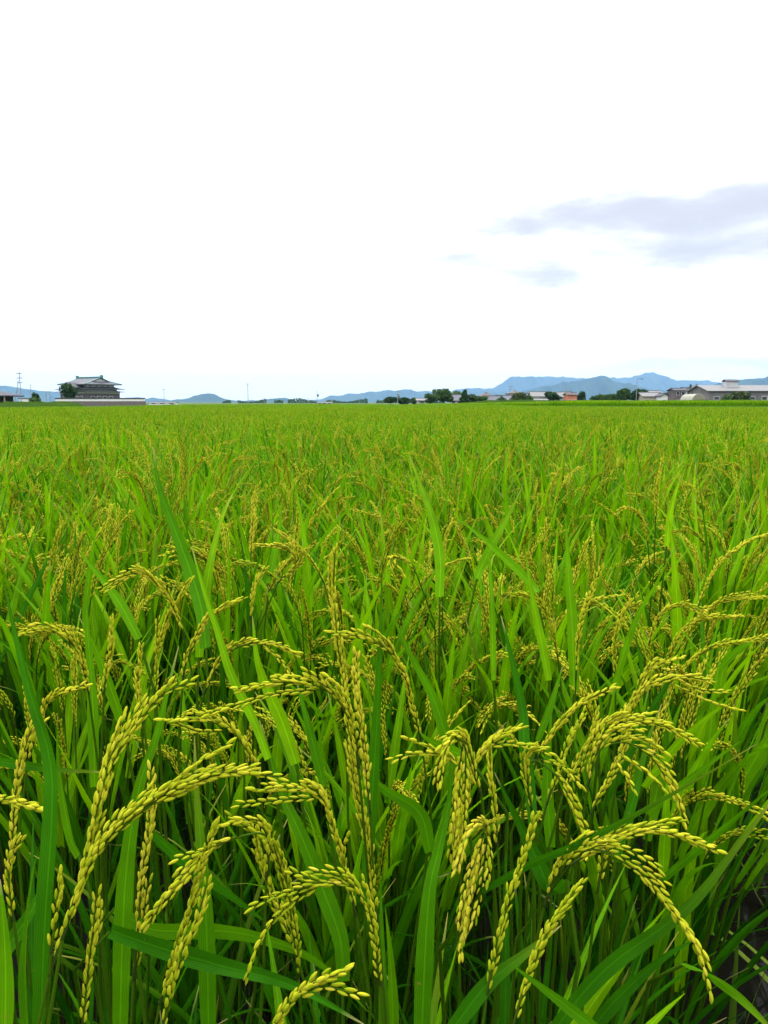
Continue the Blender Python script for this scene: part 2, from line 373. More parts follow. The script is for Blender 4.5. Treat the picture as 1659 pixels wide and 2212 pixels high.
def arch_path(p0, az, lean, bend, L, n, power=1.4):
    "starts leaning `lean` from vertical towards az, bends a further `bend` along its length"
    q = [np.array(p0, float)]; h = np.array([math.cos(az), math.sin(az), 0])
    for i in range(n - 1):
        s = (i + 0.5) / (n - 1); a = lean + bend * s ** power
        q.append(q[-1] + (h * math.sin(a) + np.array([0, 0, math.cos(a)])) * L / (n - 1))
    return np.array(q)

def plant_design(seed, n_culm=14, near=True):
    "one hill of rice: list of culms, leaves, panicles as parameters in metres"
    rg = np.random.default_rng(seed); C = []; Lv = []; Pn = []
    for c in range(n_culm):
        az = c / n_culm * 6.283 + rg.uniform(-0.3, 0.3); r0 = rg.uniform(0.008, 0.035)
        p0 = np.array([math.cos(az) * r0, math.sin(az) * r0, 0.0]); hgt = rg.uniform(0.69, 0.86); lean = rg.uniform(0.02, 0.13)
        cul = arch_path(p0, az, lean * 0.5, lean, hgt, 8); C.append(cul)
        # leaves at nodes
        for hh, ll, w, ln, bd in ((0.94, rg.uniform(0.20, 0.31), 0.0160, rg.uniform(0.12, 0.55), rg.uniform(0.0, 0.6)),
                                 (0.74, rg.uniform(0.34, 0.46), 0.0160, rg.uniform(0.12, 0.42), rg.uniform(0.1, 0.9)),
                                 (0.50, rg.uniform(0.32, 0.46), 0.0150, rg.uniform(0.15, 0.55), rg.uniform(0.3, 1.3)),
                                 (0.28, rg.uniform(0.30, 0.42), 0.0120, rg.uniform(0.15, 0.7), rg.uniform(0.3, 1.2))):
            if hh < 0.6 and rg.random() < 0.40: continue
            b = resample(cul, 40)[int(hh * 0.985 * 39)]
            Lv.append((b, az + rg.normal() * 0.9, ln, bd, ll, w * rg.uniform(0.8, 1.2), rg.uniform(-1.1, 1.1), float(np.clip(rg.normal(0.78 if hh > 0.9 else 0.50 if hh > 0.6 else 0.08, 0.17), 0, 1))))  # lower leaves tinted darker: shade at the canopy foot painted into the colour
        if rg.random() < 0.74:
            t = unit(cul[-1] - cul[-2]); ln = math.acos(min(1, t[2])); kind = rg.random()
            bend = rg.uniform(0.15, 0.7) if kind < 0.3 else rg.uniform(0.9, 2.4)
            Pn.append((cul[-1], az + rg.normal() * 0.6, ln + 0.02, bend, rg.uniform(0.15, 0.20), float(np.clip(rg.normal(0.47, 0.15), 0.15, 0.9)), int(rg.integers(1 << 30))))
    return C, Lv, Pn
def leaf_mesh(mb, l, nseg, cols, mat=0):
    b, az, ln, bd, ll, w, tw, ti = l
    p = arch_path(b, az, ln, bd, ll, nseg, 1.8)
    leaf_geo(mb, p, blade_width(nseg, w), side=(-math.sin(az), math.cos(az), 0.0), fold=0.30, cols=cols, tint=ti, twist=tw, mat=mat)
def pan_parts(p, lod):
    b, az, ln, bd, ll, ti, sd = p
    rg = np.random.default_rng(sd); ax = arch_path(b, az, ln, bd, ll, 14, 1.1)
    if lod == 2: return panicle_geo(ax, rg, 9, 0.17, 0.0045, ti, 1.0)
    if lod == 1: return panicle_geo(ax, rg, 8, 0.18, 0.0056, ti, 1.12)
    return panicle_geo(ax, rg, 6, 0.2, 0.0095, ti, 1.5)

NV = 9
DES = [plant_design(100 + i) for i in range(NV)]
print('designs', [(len(d[1]), len(d[2])) for d in DES])
# shared meshes for near plants (every blade, culm and panicle separate)
NEAR = []
for i, (C, Lv, Pn) in enumerate(DES):
    e = {'culm': [], 'leaf': [], 'pan': []}
    for c in C:
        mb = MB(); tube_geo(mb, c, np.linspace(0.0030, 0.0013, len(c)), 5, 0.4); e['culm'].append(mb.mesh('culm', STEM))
    for l in Lv:
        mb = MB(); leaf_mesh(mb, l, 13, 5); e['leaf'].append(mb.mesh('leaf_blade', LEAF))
    for p in Pn:
        ax, pa, tr = pan_parts(p, 2); mb = MB(); branch_geo(mb, ax, pa); me = mb.mesh('panicle', STEM)
        mg = MB(); grains_geo(mg, tr, G_MD); e['pan'].append((me, mg.mesh('grains', GRAIN)))
    NEAR.append(e)
# middle distance: blades of a plant joined, panicles still separate
MID = []
for i, (C, Lv, Pn) in enumerate(DES):
    mb = MB()
    for c in C: tube_geo(mb, c[::2], np.linspace(0.003, 0.0013, len(c[::2])), 3, 0.4, 1)
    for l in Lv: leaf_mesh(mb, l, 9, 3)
    lm = mb.mesh('leaf_blades', [LEAF, STEM]); pl = []
    for p in Pn:
        ax, pa, tr = pan_parts(p, 1); m2 = MB(); branch_geo(m2, ax, pa[::2], 0.0009, 3, 1); grains_geo(m2, tr, G_LO); pl.append(m2.mesh('panicle', [GRAIN, STEM]))
    MID.append((lm, pl))

# ------------------------------------------------------------------ hero plants traced from the photograph
# (name of plant) base column px at depth, label, panicles: (px path base->tip, depth base, depth tip, options), leaves: (px path base->tip, d0, d1, width mm)
HEROES = [
 dict(b=(70, 0.56), lab='rice plant at the lower left corner with two thick arching panicles', pan=[
   ([(105,2110),(150,1980),(197,1804),(226,1684),(280,1589),(345,1505),(412,1474)], .50, .56, dict(n=10, t=.42, grain=1)),
   ([(135,2030),(175,1904),(225,1829),(280,1774),(350,1724),(425,1689),(500,1669),(602,1678)], .49, .52, dict(n=10, t=.45, grain=1, ex=[[(280,1774),(365,1695),(425,1649),(490,1609)],[(340,1735),(400,1710),(440,1690)]])),
   ([(110,2060),(117,2010),(125,1950),(131,1893)], .50, .50, dict(n=3, t=.3))],
   leaf=[([(85,2300),(97,2000),(112,1770),(108,1640),(66,1500),(38,1390),(8,1255)], .50, .60, 15), ([(60,2260),(55,2080),(70,1900),(85,1830)], .52, .56, 12), ([(10,2280),(12,2080),(0,1900)], .5, .52, 14)]),
 dict(b=(250, 0.68), lab='rice plant with upright panicles behind the arching pair at lower left', pan=[
   ([(178,2230),(190,2120),(203,2010),(209,1934)], .52, .52, dict(n=4, t=.3)),
   ([(288,2120),(305,1930),(320,1804),(326,1664)], .62, .62, dict(n=7, t=.62))],
   leaf=[([(258,2280),(265,2004),(278,1830),(303,1690),(335,1600),(362,1490),(386,1395)], .64, .72, 16), ([(170,1850),(150,1800),(128,1660),(124,1540)], .72, .75, 12)]),
 dict(b=(400, 0.60), lab='rice plant with a knot of upright and drooping panicles left of centre', pan=[
   ([(345,2170),(388,2029),(425,1904),(462,1787)], .58, .58, dict(n=6, t=.36)),
   ([(348,2240),(382,2104),(420,2004),(446,1912)], .56, .57, dict(n=6, t=.27)),
   ([(575,1900),(575,1804),(480,1822),(425,1869),(370,1919),(320,1996)], .60, .57, dict(n=6, t=.38, ex=[[(480,1822),(430,1840),(385,1853)]]))],
   leaf=[([(452,2290),(446,2004),(436,1854),(424,1700),(420,1590)], .66, .70, 16), ([(250,1960),(330,2008),(465,2010),(575,2029),(690,2080),(800,2190)], .72, .66, 15),
         ([(240,2010),(330,2042),(470,2084),(630,2129),(790,2215)], .62, .58, 15), ([(330,1800),(400,1862),(500,1935),(585,2000)], .78, .74, 14)]),
 dict(b=(700, 0.64), lab='rice plant with panicles fanning to the left below the tall central one', pan=[
   ([(645,2115),(632,2000),(610,1900),(575,1820),(500,1765)], .64, .62, dict(n=9, t=.30, sp=.22)),
   ([(640,2060),(600,1960),(565,1860),(556,1790)], .66, .66, dict(n=6, t=.28)),
   ([(770,1980),(745,1879),(720,1779),(700,1729),(650,1708),(552,1706)], .62, .60, dict(n=6, t=.45, ex=[[(690,1722),(610,1728),(518,1737)],[(745,1879),(742,1830),(748,1812)]]))],
   leaf=[([(740,2120),(735,2029),(700,1929),(650,1804),(605,1704),(560,1555)], .70, .76, 18), ([(700,1700),(665,1560),(640,1470)], .8, .85, 12)]),
 dict(b=(820, 0.56), lab='rice plant at the bottom edge with a forked panicle curving left', pan=[
   ([(822,2130),(806,2004),(765,1918),(700,1907),(632,1884)], .58, .56, dict(n=6, t=.42, ex=[[(700,1907),(625,1954),(565,2024),(534,2112)],[(690,1912),(610,1930),(548,1956)]])),
   ([(560,2280),(610,2190),(660,2135),(744,2098)], .47, .46, dict(n=7, t=.42, ex=[[(640,2155),(700,2130),(770,2150)]]))],
   leaf=[([(655,2290),(600,2180),(520,2000)], .8, .82, 14), ([(850,2280),(845,2100),(832,1960)], .74, .76, 13)]),
 dict(b=(800, 0.74), lab='tall rice plant at the centre with one upright panicle above the rest', pan=[
   ([(748,1570),(745,1480),(728,1390),(720,1290),(724,1188)], .72, .72, dict(n=9, t=.5)),
   ([(818,2010),(800,1860),(775,1720),(757,1590),(742,1470)], .66, .68, dict(n=11, t=.45)),
   ([(800,1760),(790,1640),(772,1500),(770,1415)], .66, .67, dict(n=7, t=.7)),
   ([(775,1660),(760,1570),(715,1497),(640,1475),(514,1487)], .64, .60, dict(n=7, t=.42, ex=[[(690,1490),(600,1498),(525,1518),(452,1541)]])),
   ([(910,1600),(885,1500),(850,1420),(800,1385),(715,1367)], .74, .70, dict(n=7, t=.5))],
   leaf=[([(790,1950),(800,1780),(812,1600),(822,1400),(826,1215)], .70, .74, 14), ([(1000,1690),(965,1594),(935,1504),(880,1400),(840,1310)], .8, .84, 13),
         ([(930,1840),(905,1754),(830,1704),(760,1640)], .74, .74, 15)]),
 dict(b=(1040, 0.68), lab='rice plant right of centre whose golden panicle hangs straight down', pan=[
   ([(1040,1720),(1020,1640),(1002,1602),(993,1684),(990,1779),(981,1869)], .64, .62, dict(n=10, t=.76, grain=1, ex=[[(990,1660),(975,1634),(905,1626),(850,1640)],[(995,1660),(930,1614),(880,1594)],[(1000,1612),(986,1690),(977,1790),(972,1845)],[(1006,1615),(1005,1700),(1003,1790),(999,1852)],[(1000,1640),(982,1720),(975,1800)]])),
   ([(1062,1850),(1050,1785),(1028,1869),(1010,1954),(994,2058)], .62, .60, dict(n=10, t=.72, grain=1, ex=[[(1048,1800),(1058,1840),(1054,1900)],[(1042,1800),(1010,1890),(988,1990)],[(1052,1812),(1042,1900),(1024,1990)],[(1046,1800),(1022,1900),(1004,2000)]])),
   ([(1005,1760),(1012,1700),(1032,1640),(1065,1602),(1124,1572)], .66, .66, dict(n=7, t=.42, ex=[[(1055,1612),(1095,1606),(1135,1610)]])),
   ([(1075,1830),(1068,1750),(1060,1680),(1058,1620)], .68, .69, dict(n=6, t=.36))],
   leaf=[([(908,2290),(925,1954),(945,1844),(970,1734),(972,1640)], .58, .64, 15), ([(1015,1640),(930,1600),(900,1575)], .78, .8, 14)]),
 dict(b=(1075, 0.60), lab='rice plant at the bottom with two slim straight upright panicles', pan=[
   ([(1050,2160),(1074,2039),(1099,1944),(1129,1854),(1150,1772)], .57, .58, dict(n=6, t=.2, sp=.07)),
   ([(1105,2230),(1129,2144),(1159,2064),(1199,1984),(1256,1907)], .56, .57, dict(n=6, t=.22, sp=.07))],
   leaf=[([(950,2260),(1050,2129),(1130,2064),(1212,1999)], .56, .60, 13), ([(1310,2240),(1200,2155),(1100,2079)], .50, .52, 8), ([(1225,1900),(1190,1919),(1150,1834),(1110,1754),(1068,1668)], .62, .72, 16)]),
 dict(b=(1175, 0.62), lab='rice plant with a long arched panicle drooping over the dark water', pan=[
   ([(1175,1960),(1200,1894),(1230,1859),(1280,1834),(1330,1854),(1380,1884),(1430,1934),(1475,1994),(1510,2059),(1536,2152)], .60, .55, dict(n=10, t=.4, grain=1, bl=.34)),
   ([(1230,1870),(1280,1838),(1330,1814),(1390,1794),(1455,1804),(1547,1837)], .60, .58, dict(n=5, t=.45, sp=.06, grain=1)),
   ([(1290,1930),(1310,1830),(1370,1795),(1464,1771)], .64, .63, dict(n=6, t=.33))],
   leaf=[([(1040,1925),(1149,1864),(1245,1824),(1380,1754),(1530,1669),(1632,1608)], .60, .56, 7), ([(1150,2290),(1255,2150),(1330,2075),(1430,2004),(1505,1939),(1580,1844),(1690,1700)], .56, .60, 13),
         ([(1250,2260),(1330,2160),(1430,2070),(1500,2030)], .62, .66, 13), ([(1480,2080),(1530,2104),(1604,2159),(1700,2260)], .60, .52, 11)]),
 dict(b=(1190, 0.76), lab='rice plant with a straight drooping panicle between the golden and the arched ones', pan=[
   ([(1150,1760),(1140,1690),(1150,1642),(1200,1674),(1230,1724),(1250,1769),(1272,1822)], .68, .66, dict(n=7, t=.4)),
   ([(1180,1740),(1215,1640),(1240,1580),(1262,1540)], .72, .73, dict(n=6, t=.32)),
   ([(1160,1640),(1190,1590),(1240,1530),(1318,1488)], .75, .74, dict(n=7, t=.42)),
   ([(1215,1720),(1240,1660),(1275,1590),(1290,1540)], .72, .74, dict(n=5, t=.35))],
   leaf=[([(1150,1790),(1145,1714),(1132,1604),(1128,1529),(1100,1400),(1082,1330)], .70, .80, 13), ([(1190,1830),(1182,1700),(1186,1600),(1192,1530)], .82, .85, 14), ([(1160,1600),(1190,1520),(1215,1440)], .86, .9, 11)]),
 dict(b=(1250, 0.78), lab='rice plant with two neighbouring panicles arching to the right above the water', pan=[
   ([(1245,1700),(1258,1654),(1282,1596),(1330,1566),(1390,1561),(1445,1574),(1504,1606)], .72, .69, dict(n=7, t=.5)),
   ([(1270,1700),(1290,1625),(1350,1604),(1405,1634),(1440,1684),(1465,1724),(1478,1776)], .70, .67, dict(n=8, t=.55, ex=[[(1330,1620),(1380,1655),(1430,1700)],[(1320,1630),(1350,1670),(1370,1705)]])),
   ([(1275,1760),(1320,1670),(1345,1600),(1350,1540)], .76, .77, dict(n=6, t=.5))],
   leaf=[([(1330,1860),(1370,1720),(1400,1600),(1430,1520)], .85, .9, 11), ([(1430,1900),(1560,1790),(1680,1690)], .80, .76, 10)]),
 dict(b=(1340, 0.88), lab='rice plant with a many-fingered panicle spreading towards the right edge', pan=[
   ([(1345,1600),(1358,1549),(1392,1496),(1455,1464),(1532,1469)], .82, .80, dict(n=8, t=.48, ex=[[(1455,1464),(1510,1490),(1568,1494)],[(1440,1472),(1520,1510),(1598,1534)]])),
   ([(1300,1610),(1330,1560),(1370,1500),(1400,1450),(1470,1420)], .9, .9, dict(n=8, t=.42))],
   leaf=[([(1390,1700),(1470,1600),(1590,1500)], .9, .86, 11), ([(1400,1760),(1480,1690),(1600,1600)], .86, .82, 9)]),
 dict(b=(20, 0.72), lab='rice plant cut by the left edge with short drooping panicles', pan=[
   ([(20,1900),(25,1800),(35,1700),(55,1600),(90,1560)], .64, .64, dict(n=7, t=.62)),
   ([(-60,1780),(-30,1740),(20,1732),(92,1748)], .56, .55, dict(n=8, t=.42)),
   ([(60,1650),(85,1560),(110,1512),(182,1480)], .74, .72, dict(n=7, t=.5)),
   ([(30,1990),(20,1920),(25,1850),(45,1815)], .62, .62, dict(n=5, t=.6))],
   leaf=[([(-40,1640),(30,1650),(120,1662),(225,1668)], .66, .64, 8), ([(-20,2100),(60,1980),(110,1880)], .62, .66, 13)]),
 dict(b=(200, 0.90), lab='rice plant near the left edge with a single panicle curling left', pan=[
   ([(192,1500),(180,1440),(155,1390),(110,1364),(48,1370)], .84, .80, dict(n=7, t=.5)),
   ([(225,1500),(232,1440),(240,1370),(243,1340)], .86, .86, dict(n=6, t=.5)),
   ([(310,1560),(300,1500),(300,1440),(303,1400)], .82, .82, dict(n=6, t=.45))],
   leaf=[([(205,1700),(200,1500),(188,1350),(186,1240)], .86, .9, 14), ([(265,1560),(215,1420),(170,1330)], .9, .92, 16)]),
 dict(b=(350, 0.98), lab='rice plant left of centre whose panicle arches left over dark blades', pan=[
   ([(400,1380),(378,1316),(350,1276),(305,1238),(228,1276)], .90, .86, dict(n=8, t=.55)),
   ([(330,1440),(358,1346),(380,1304),(406,1257)], .90, .9, dict(n=9, t=.5)),
   ([(335,1500),(337,1420),(340,1365),(341,1340)], .9, .9, dict(n=6, t=.42))],
   leaf=[([(445,1400),(435,1314),(415,1244),(380,1149),(345,1054),(330,965)], .95, 1.1, 20), ([(430,1420),(450,1244),(475,1134),(502,1068)], 1.0, 1.1, 15), ([(300,1380),(250,1290),(170,1190)], 1.0, 1.05, 15)]),
 dict(b=(480, 0.88), lab='rice plant with paired panicles bending left of the central upright one', pan=[
   ([(395,1470),(403,1430),(437,1354),(472,1322),(524,1292)], .86, .86, dict(n=8, t=.5)),
   ([(440,1500),(475,1428),(520,1396),(575,1389),(640,1410)], .82, .80, dict(n=7, t=.5, ex=[[(560,1390),(600,1420),(632,1460)]])),
   ([(560,1700),(548,1650),(510,1590),(450,1558),(352,1556)], .70, .68, dict(n=7, t=.42, ex=[[(490,1580),(430,1580),(380,1562)]])),
   ([(540,1340),(545,1290),(555,1255),(572,1230)], .96, .96, dict(n=6, t=.5))],
   leaf=[([(580,1640),(550,1560),(500,1458),(470,1364),(440,1274),(414,1180)], .74, .84, 10), ([(640,1650),(610,1560),(560,1440),(545,1330)], .84, .9, 17)]),
 dict(b=(1250, 1.02), lab='rice plant right of centre with a tall slim panicle pointing up', pan=[
   ([(1244,1470),(1250,1364),(1272,1296),(1298,1228)], .94, .94, dict(n=8, t=.55)),
   ([(1330,1480),(1330,1400),(1345,1330),(1375,1290)], .98, .97, dict(n=8, t=.5)),
   ([(1205,1420),(1190,1350),(1160,1300),(1110,1285)], 1.0, .98, dict(n=7, t=.5))],
   leaf=[([(1240,1500),(1236,1354),(1228,1244),(1222,1120)], .96, 1.0, 17), ([(1320,1500),(1370,1344),(1415,1264),(1458,1180)], .95, 1.0, 13), ([(1066,1470),(1062,1300),(1058,1230),(1050,1162)], .9, .94, 8), ([(1185,1470),(1170,1389),(1150,1289),(1135,1200)], .92, .95, 11)]),
 dict(b=(1520, 1.25), lab='rice plant against the right edge with pale panicles leaning right', pan=[
   ([(1420,1480),(1455,1400),(1500,1345),(1600,1330)], 1.15, 1.12, dict(n=8, t=.5)),
   ([(1450,1430),(1500,1350),(1560,1300),(1670,1290)], 1.25, 1.2, dict(n=8, t=.55)),
   ([(1430,1500),(1480,1440),(1540,1400),(1650,1375)], 1.08, 1.04, dict(n=8, t=.5)),
   ([(1500,1330),(1540,1240),(1600,1180),(1665,1150)], 1.3, 1.3, dict(n=8, t=.5)),
   ([(1400,1400),(1420,1340),(1470,1310),(1530,1335)], 1.15, 1.12, dict(n=7, t=.5))],
   leaf=[([(1520,1480),(1600,1400),(1700,1340)], 1.15, 1.1, 12), ([(1480,1560),(1560,1500),(1690,1450)], 1.05, 1.0, 12)]),
 dict(b=(1405, 1.55), lab='rice plant with one slim panicle sticking up at the right of the middle rows', pan=[([(1416,1130),(1417,1080),(1422,1040),(1431,992)], 1.45, 1.45, dict(n=8, t=.6)), ([(1400,1180),(1390,1130),(1360,1100),(1330,1110)], 1.5, 1.48, dict(n=8, t=.55))], leaf=[([(1440,1180),(1450,1100),(1470,1030)], 1.5, 1.55, 14)]),
 dict(b=(550, 1.42), lab='rice plant with one pale panicle standing up below the lone horizon pole', pan=[([(542,1200),(543,1150),(546,1086),(561,1047)], 1.32, 1.32, dict(n=9, t=.62)), ([(600,1260),(640,1215),(615,1186),(556,1178)], 1.15, 1.12, dict(n=8, t=.6)), ([(700,1260),(676,1216),(640,1176),(598,1146)], 1.15, 1.13, dict(n=8, t=.6))], leaf=[([(580,1260),(600,1160),(610,1080)], 1.3, 1.36, 14)]),
 dict(b=(960, 1.38), lab='rice plant with one upright golden panicle right of centre in the middle rows', pan=[([(958,1240),(960,1195),(966,1155),(980,1122)], 1.28, 1.28, dict(n=9, t=.66)), ([(900,1240),(880,1215),(850,1205),(872,1240)], 1.2, 1.18, dict(n=7, t=.6))], leaf=[([(950,1290),(950,1194),(930,1104),(904,1034),(884,982)], 1.2, 1.35, 19), ([(1030,1250),(1040,1224),(1070,1164),(1095,1119),(1126,1057)], 1.2, 1.26, 16), ([(1160,1280),(1140,1254),(1055,1174),(975,1108)], 1.1, 1.15, 15)]),
]
hero_xy = []
def hero_plants():
    gm = []
    for ti in (0.12, 0.28, 0.42, 0.55, 0.7):
        v, f, lp = G_HI; l = lp.copy(); l[:, 2] = ti; s = MB(); s.put(v, f, l); gm.append(s.mesh('grain', GRAIN))
    ngrain = 0
    for hi, H in enumerate(HEROES):
        rg = np.random.default_rng(500 + hi); px, d = H['b']
        bx, by = (px - CX) / FPX * d, d; hero_xy.append((bx, by))
        root = empty('rice_plant', (bx, by, 0)); tag(root, H['lab'], 'rice plant', 'rice plants of the front rows')
        org = np.array([bx, by, 0])
        def curve(px, d0, d1):
            dd = np.linspace(d0, d1, len(px)); return np.array([P(x, y, q) for (x, y), q in zip(px, dd)]) - org
        for pth, d0, d1, o in H['pan']:
            ax = resample(curve(pth, d0, d1), 24)
            ex = [resample(curve(e, (d0 + d1) / 2, d1), 12) for e in o.get('ex', ())]
            a2, pa, tr = panicle_geo(ax, rg, o['n'] + 1, o.get('sp', 0.10), 0.0039, o['t'], 1.0, o.get('bl', 0.42), 0.02, 0.4, ex)
            mb = MB(); branch_geo(mb, a2, pa); pn = mb.obj('panicle', STEM, root)
            if o.get('grain') and ngrain < 520:
                for g in tr:
                    ob = bpy.data.objects.new('grain', gm[int(np.clip(rg.normal(2.0 + (g[5] - 0.45) * 3, 0.9), 0, 4))]); COL.objects.link(ob); ob.parent = pn
                    a = unit(g[1]); b = unit(np.cross(g[2], a)); c = np.cross(a, b)
                    M = Matrix(((b[0], c[0], a[0], g[0][0]), (b[1], c[1], a[1], g[0][1]), (b[2], c[2], a[2], g[0][2]), (0, 0, 0, 1)))
                    ob.matrix_local = M @ Matrix.Diagonal((g[4], g[4], g[3], 1)); ngrain += 1
            else:
                mg = MB(); grains_geo(mg, tr, G_HI); tag(mg.obj('grains', GRAIN, pn), kind='stuff')
            # culm from the hill to the neck of the panicle
            nk = ax[0]; t = unit(ax[1] - ax[0]); r0 = rg.normal(size=2) * 0.018
            down = nk - np.array([t[0] * 0.05, t[1] * 0.05, abs(t[2]) * 0.05 + 0.03])
            foot = np.array([r0[0], r0[1], 0.0]); mid = foot * 0.45 + down * 0.55 + np.array([0, 0, 0.04])
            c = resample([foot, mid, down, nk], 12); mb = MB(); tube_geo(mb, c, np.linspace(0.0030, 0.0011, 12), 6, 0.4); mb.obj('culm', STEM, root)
        for pth, d0, d1, wmm in H['leaf']:
            q = curve(pth, d0, d1); n = 26; lf = resample(q, n); w = wmm / 1000.0 * 0.88
            t = np.linspace(0, 1, n); hw = w * 0.5 * np.clip(0.75 + t, 0, 1) * np.clip((1 - t) / 0.65, 0, 1) ** 0.9 + 0.0003
            mb = MB(); fc = unit(-np.array([rg.normal() * 0.35, 1.0, -0.35 + rg.normal() * 0.2]))
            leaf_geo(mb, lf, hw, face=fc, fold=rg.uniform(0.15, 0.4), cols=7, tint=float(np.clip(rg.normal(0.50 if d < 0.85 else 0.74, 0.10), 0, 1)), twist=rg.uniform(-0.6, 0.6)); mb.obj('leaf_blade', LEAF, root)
            # sheath down to the hill
            if lf[0][2] > 0.06:
                nk = lf[0]; tt = unit(lf[1] - lf[0]); r0 = rg.normal(size=2) * 0.018; foot = np.array([r0[0], r0[1], 0.0])
                down = nk - tt * 0.04; down[2] = min(down[2], nk[2] - 0.02); down[2] = max(0.02, down[2])
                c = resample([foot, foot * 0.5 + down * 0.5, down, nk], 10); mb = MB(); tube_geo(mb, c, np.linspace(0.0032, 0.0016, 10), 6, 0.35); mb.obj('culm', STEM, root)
        for q in range(26 if d < 1.0 else 8):
            az = rg.uniform(0, 6.283); l = ((rg.normal() * 0.02, rg.normal() * 0.02, rg.uniform(0.05, 0.38)), az, rg.uniform(0.08, 0.55), rg.uniform(0.0, 1.0), rg.uniform(0.32, 0.46), rg.uniform(0.012, 0.0175), rg.uniform(-0.9, 0.9), float(np.clip(rg.normal(0.20, 0.14), 0, 1)))  # dark tint paints base shade into these filler blades
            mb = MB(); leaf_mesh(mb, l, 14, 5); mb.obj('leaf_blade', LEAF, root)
    print('hero grains', ngrain)
hero_plants()

# ------------------------------------------------------------------ rows of rice
def hills():
    e = unit(np.array([0.56, 1.0])); nl = np.array([-e[1], e[0]]); p0 = np.array([EDGE(0.0) - 0.03, 0.0]); out = []
    for j in range(0, 900):
        for i in range(-60, 400):
            p = p0 + e * i * 0.165 + nl * j * 0.27
            if p[1] < 0.40 or p[1] > 44 or abs(p[0]) > 0.53 * p[1] + 0.45: continue
            p = p + rng.normal(size=2) * 0.022
            out.append(p)
    return np.array(out)
H = hills(); H = H[np.argsort(np.hypot(H[:, 0], H[:, 1]))]
hx = np.array(hero_xy)
keep = np.array([np.min(np.hypot(*(hx - p).T)) > 0.085 for p in H]); H = H[keep]
inview = np.abs(H[:, 0]) < 0.50 * H[:, 1] + 0.12
N_IND = 300 - len(HEROES)
ind = H[inview][:N_IND]; off = H[~inview]; rest = np.concatenate([H[inview][N_IND:], off[np.hypot(off[:, 0], off[:, 1]) > 1.7]])
print('hills', len(H), 'individual to', np.hypot(*ind[-1]))
ORD = ['nearest'] + [w + ' nearest' for w in 'second third fourth fifth sixth seventh eighth ninth tenth eleventh twelfth thirteenth fourteenth fifteenth sixteenth seventeenth eighteenth nineteenth twentieth'.split()]
ranks = {}
def row_label(p, d):
    "plants come sorted by distance, so each cell of row band and far landmark is counted outwards"
    px = CX + p[0] / p[1] * FPX
    if d < 1.1: row, col = 'filling gaps between the front panicles', ''
    else:
        col = (', by the left edge' if px < 120 else ', in line with the mansion' if px < 330 else ', in line with the blue hill' if px < 520 else ', left of the central panicle' if px < 720 else ', right of the central panicle' if px < 920
               else ', in line with the tallest far tree' if px < 1040 else ', in line with the village' if px < 1250 else ', in line with the far grove' if px < 1450 else ', in line with the warehouse')
        row = 'just behind the front row' if d < 2.05 else 'in the lower middle rows' if d < 3.1 else 'in the middle rows' if d < 4.2 else 'in the farthest distinct rows'
    q = ranks.get((row, col), 0); ranks[(row, col)] = q + 1
    return '%s rice plant %s%s' % (ORD[min(q, len(ORD) - 1)], row, col), 'rice plants ' + row
def place_individual():
    for q, p in enumerate(ind):
        d = math.hypot(*p); z = 0 if d < 1.1 else (1 if d < 2.05 else 2); vi = int(rng.integers(NV)); rz = rng.uniform(0, 6.283)
        root = empty('rice_plant', (p[0], p[1], 0), rz); root.rotation_euler = (rng.normal() * 0.06, rng.normal() * 0.06, rz)
        s = rng.uniform(0.92, 1.09); sz = s * (0.80 + 0.20 * np.clip((d - 0.5) / 0.9, 0, 1)) * rng.uniform(0.97, 1.04); root.scale = (s, s, sz)
        lb, gp = row_label(p, d); tag(root, lb, 'rice plant', gp)
        if z < 2:
            e = NEAR[vi]
            for me in e['culm']: add('culm', me, root)
            for me in e['leaf']: add('leaf_blade', me, root)
            for k, (me, mg) in enumerate(e['pan']):
                if d < 0.8 or (d < 1.0 and k % 3): continue
                pn = add('panicle', me, root); tag(add('grains', mg, pn), kind='stuff')
        else:
            lm, pl = MID[vi]; tag(add('leaf_blades', lm, root), kind='stuff')
            for me in pl: add('panicle', me, root)
place_individual()

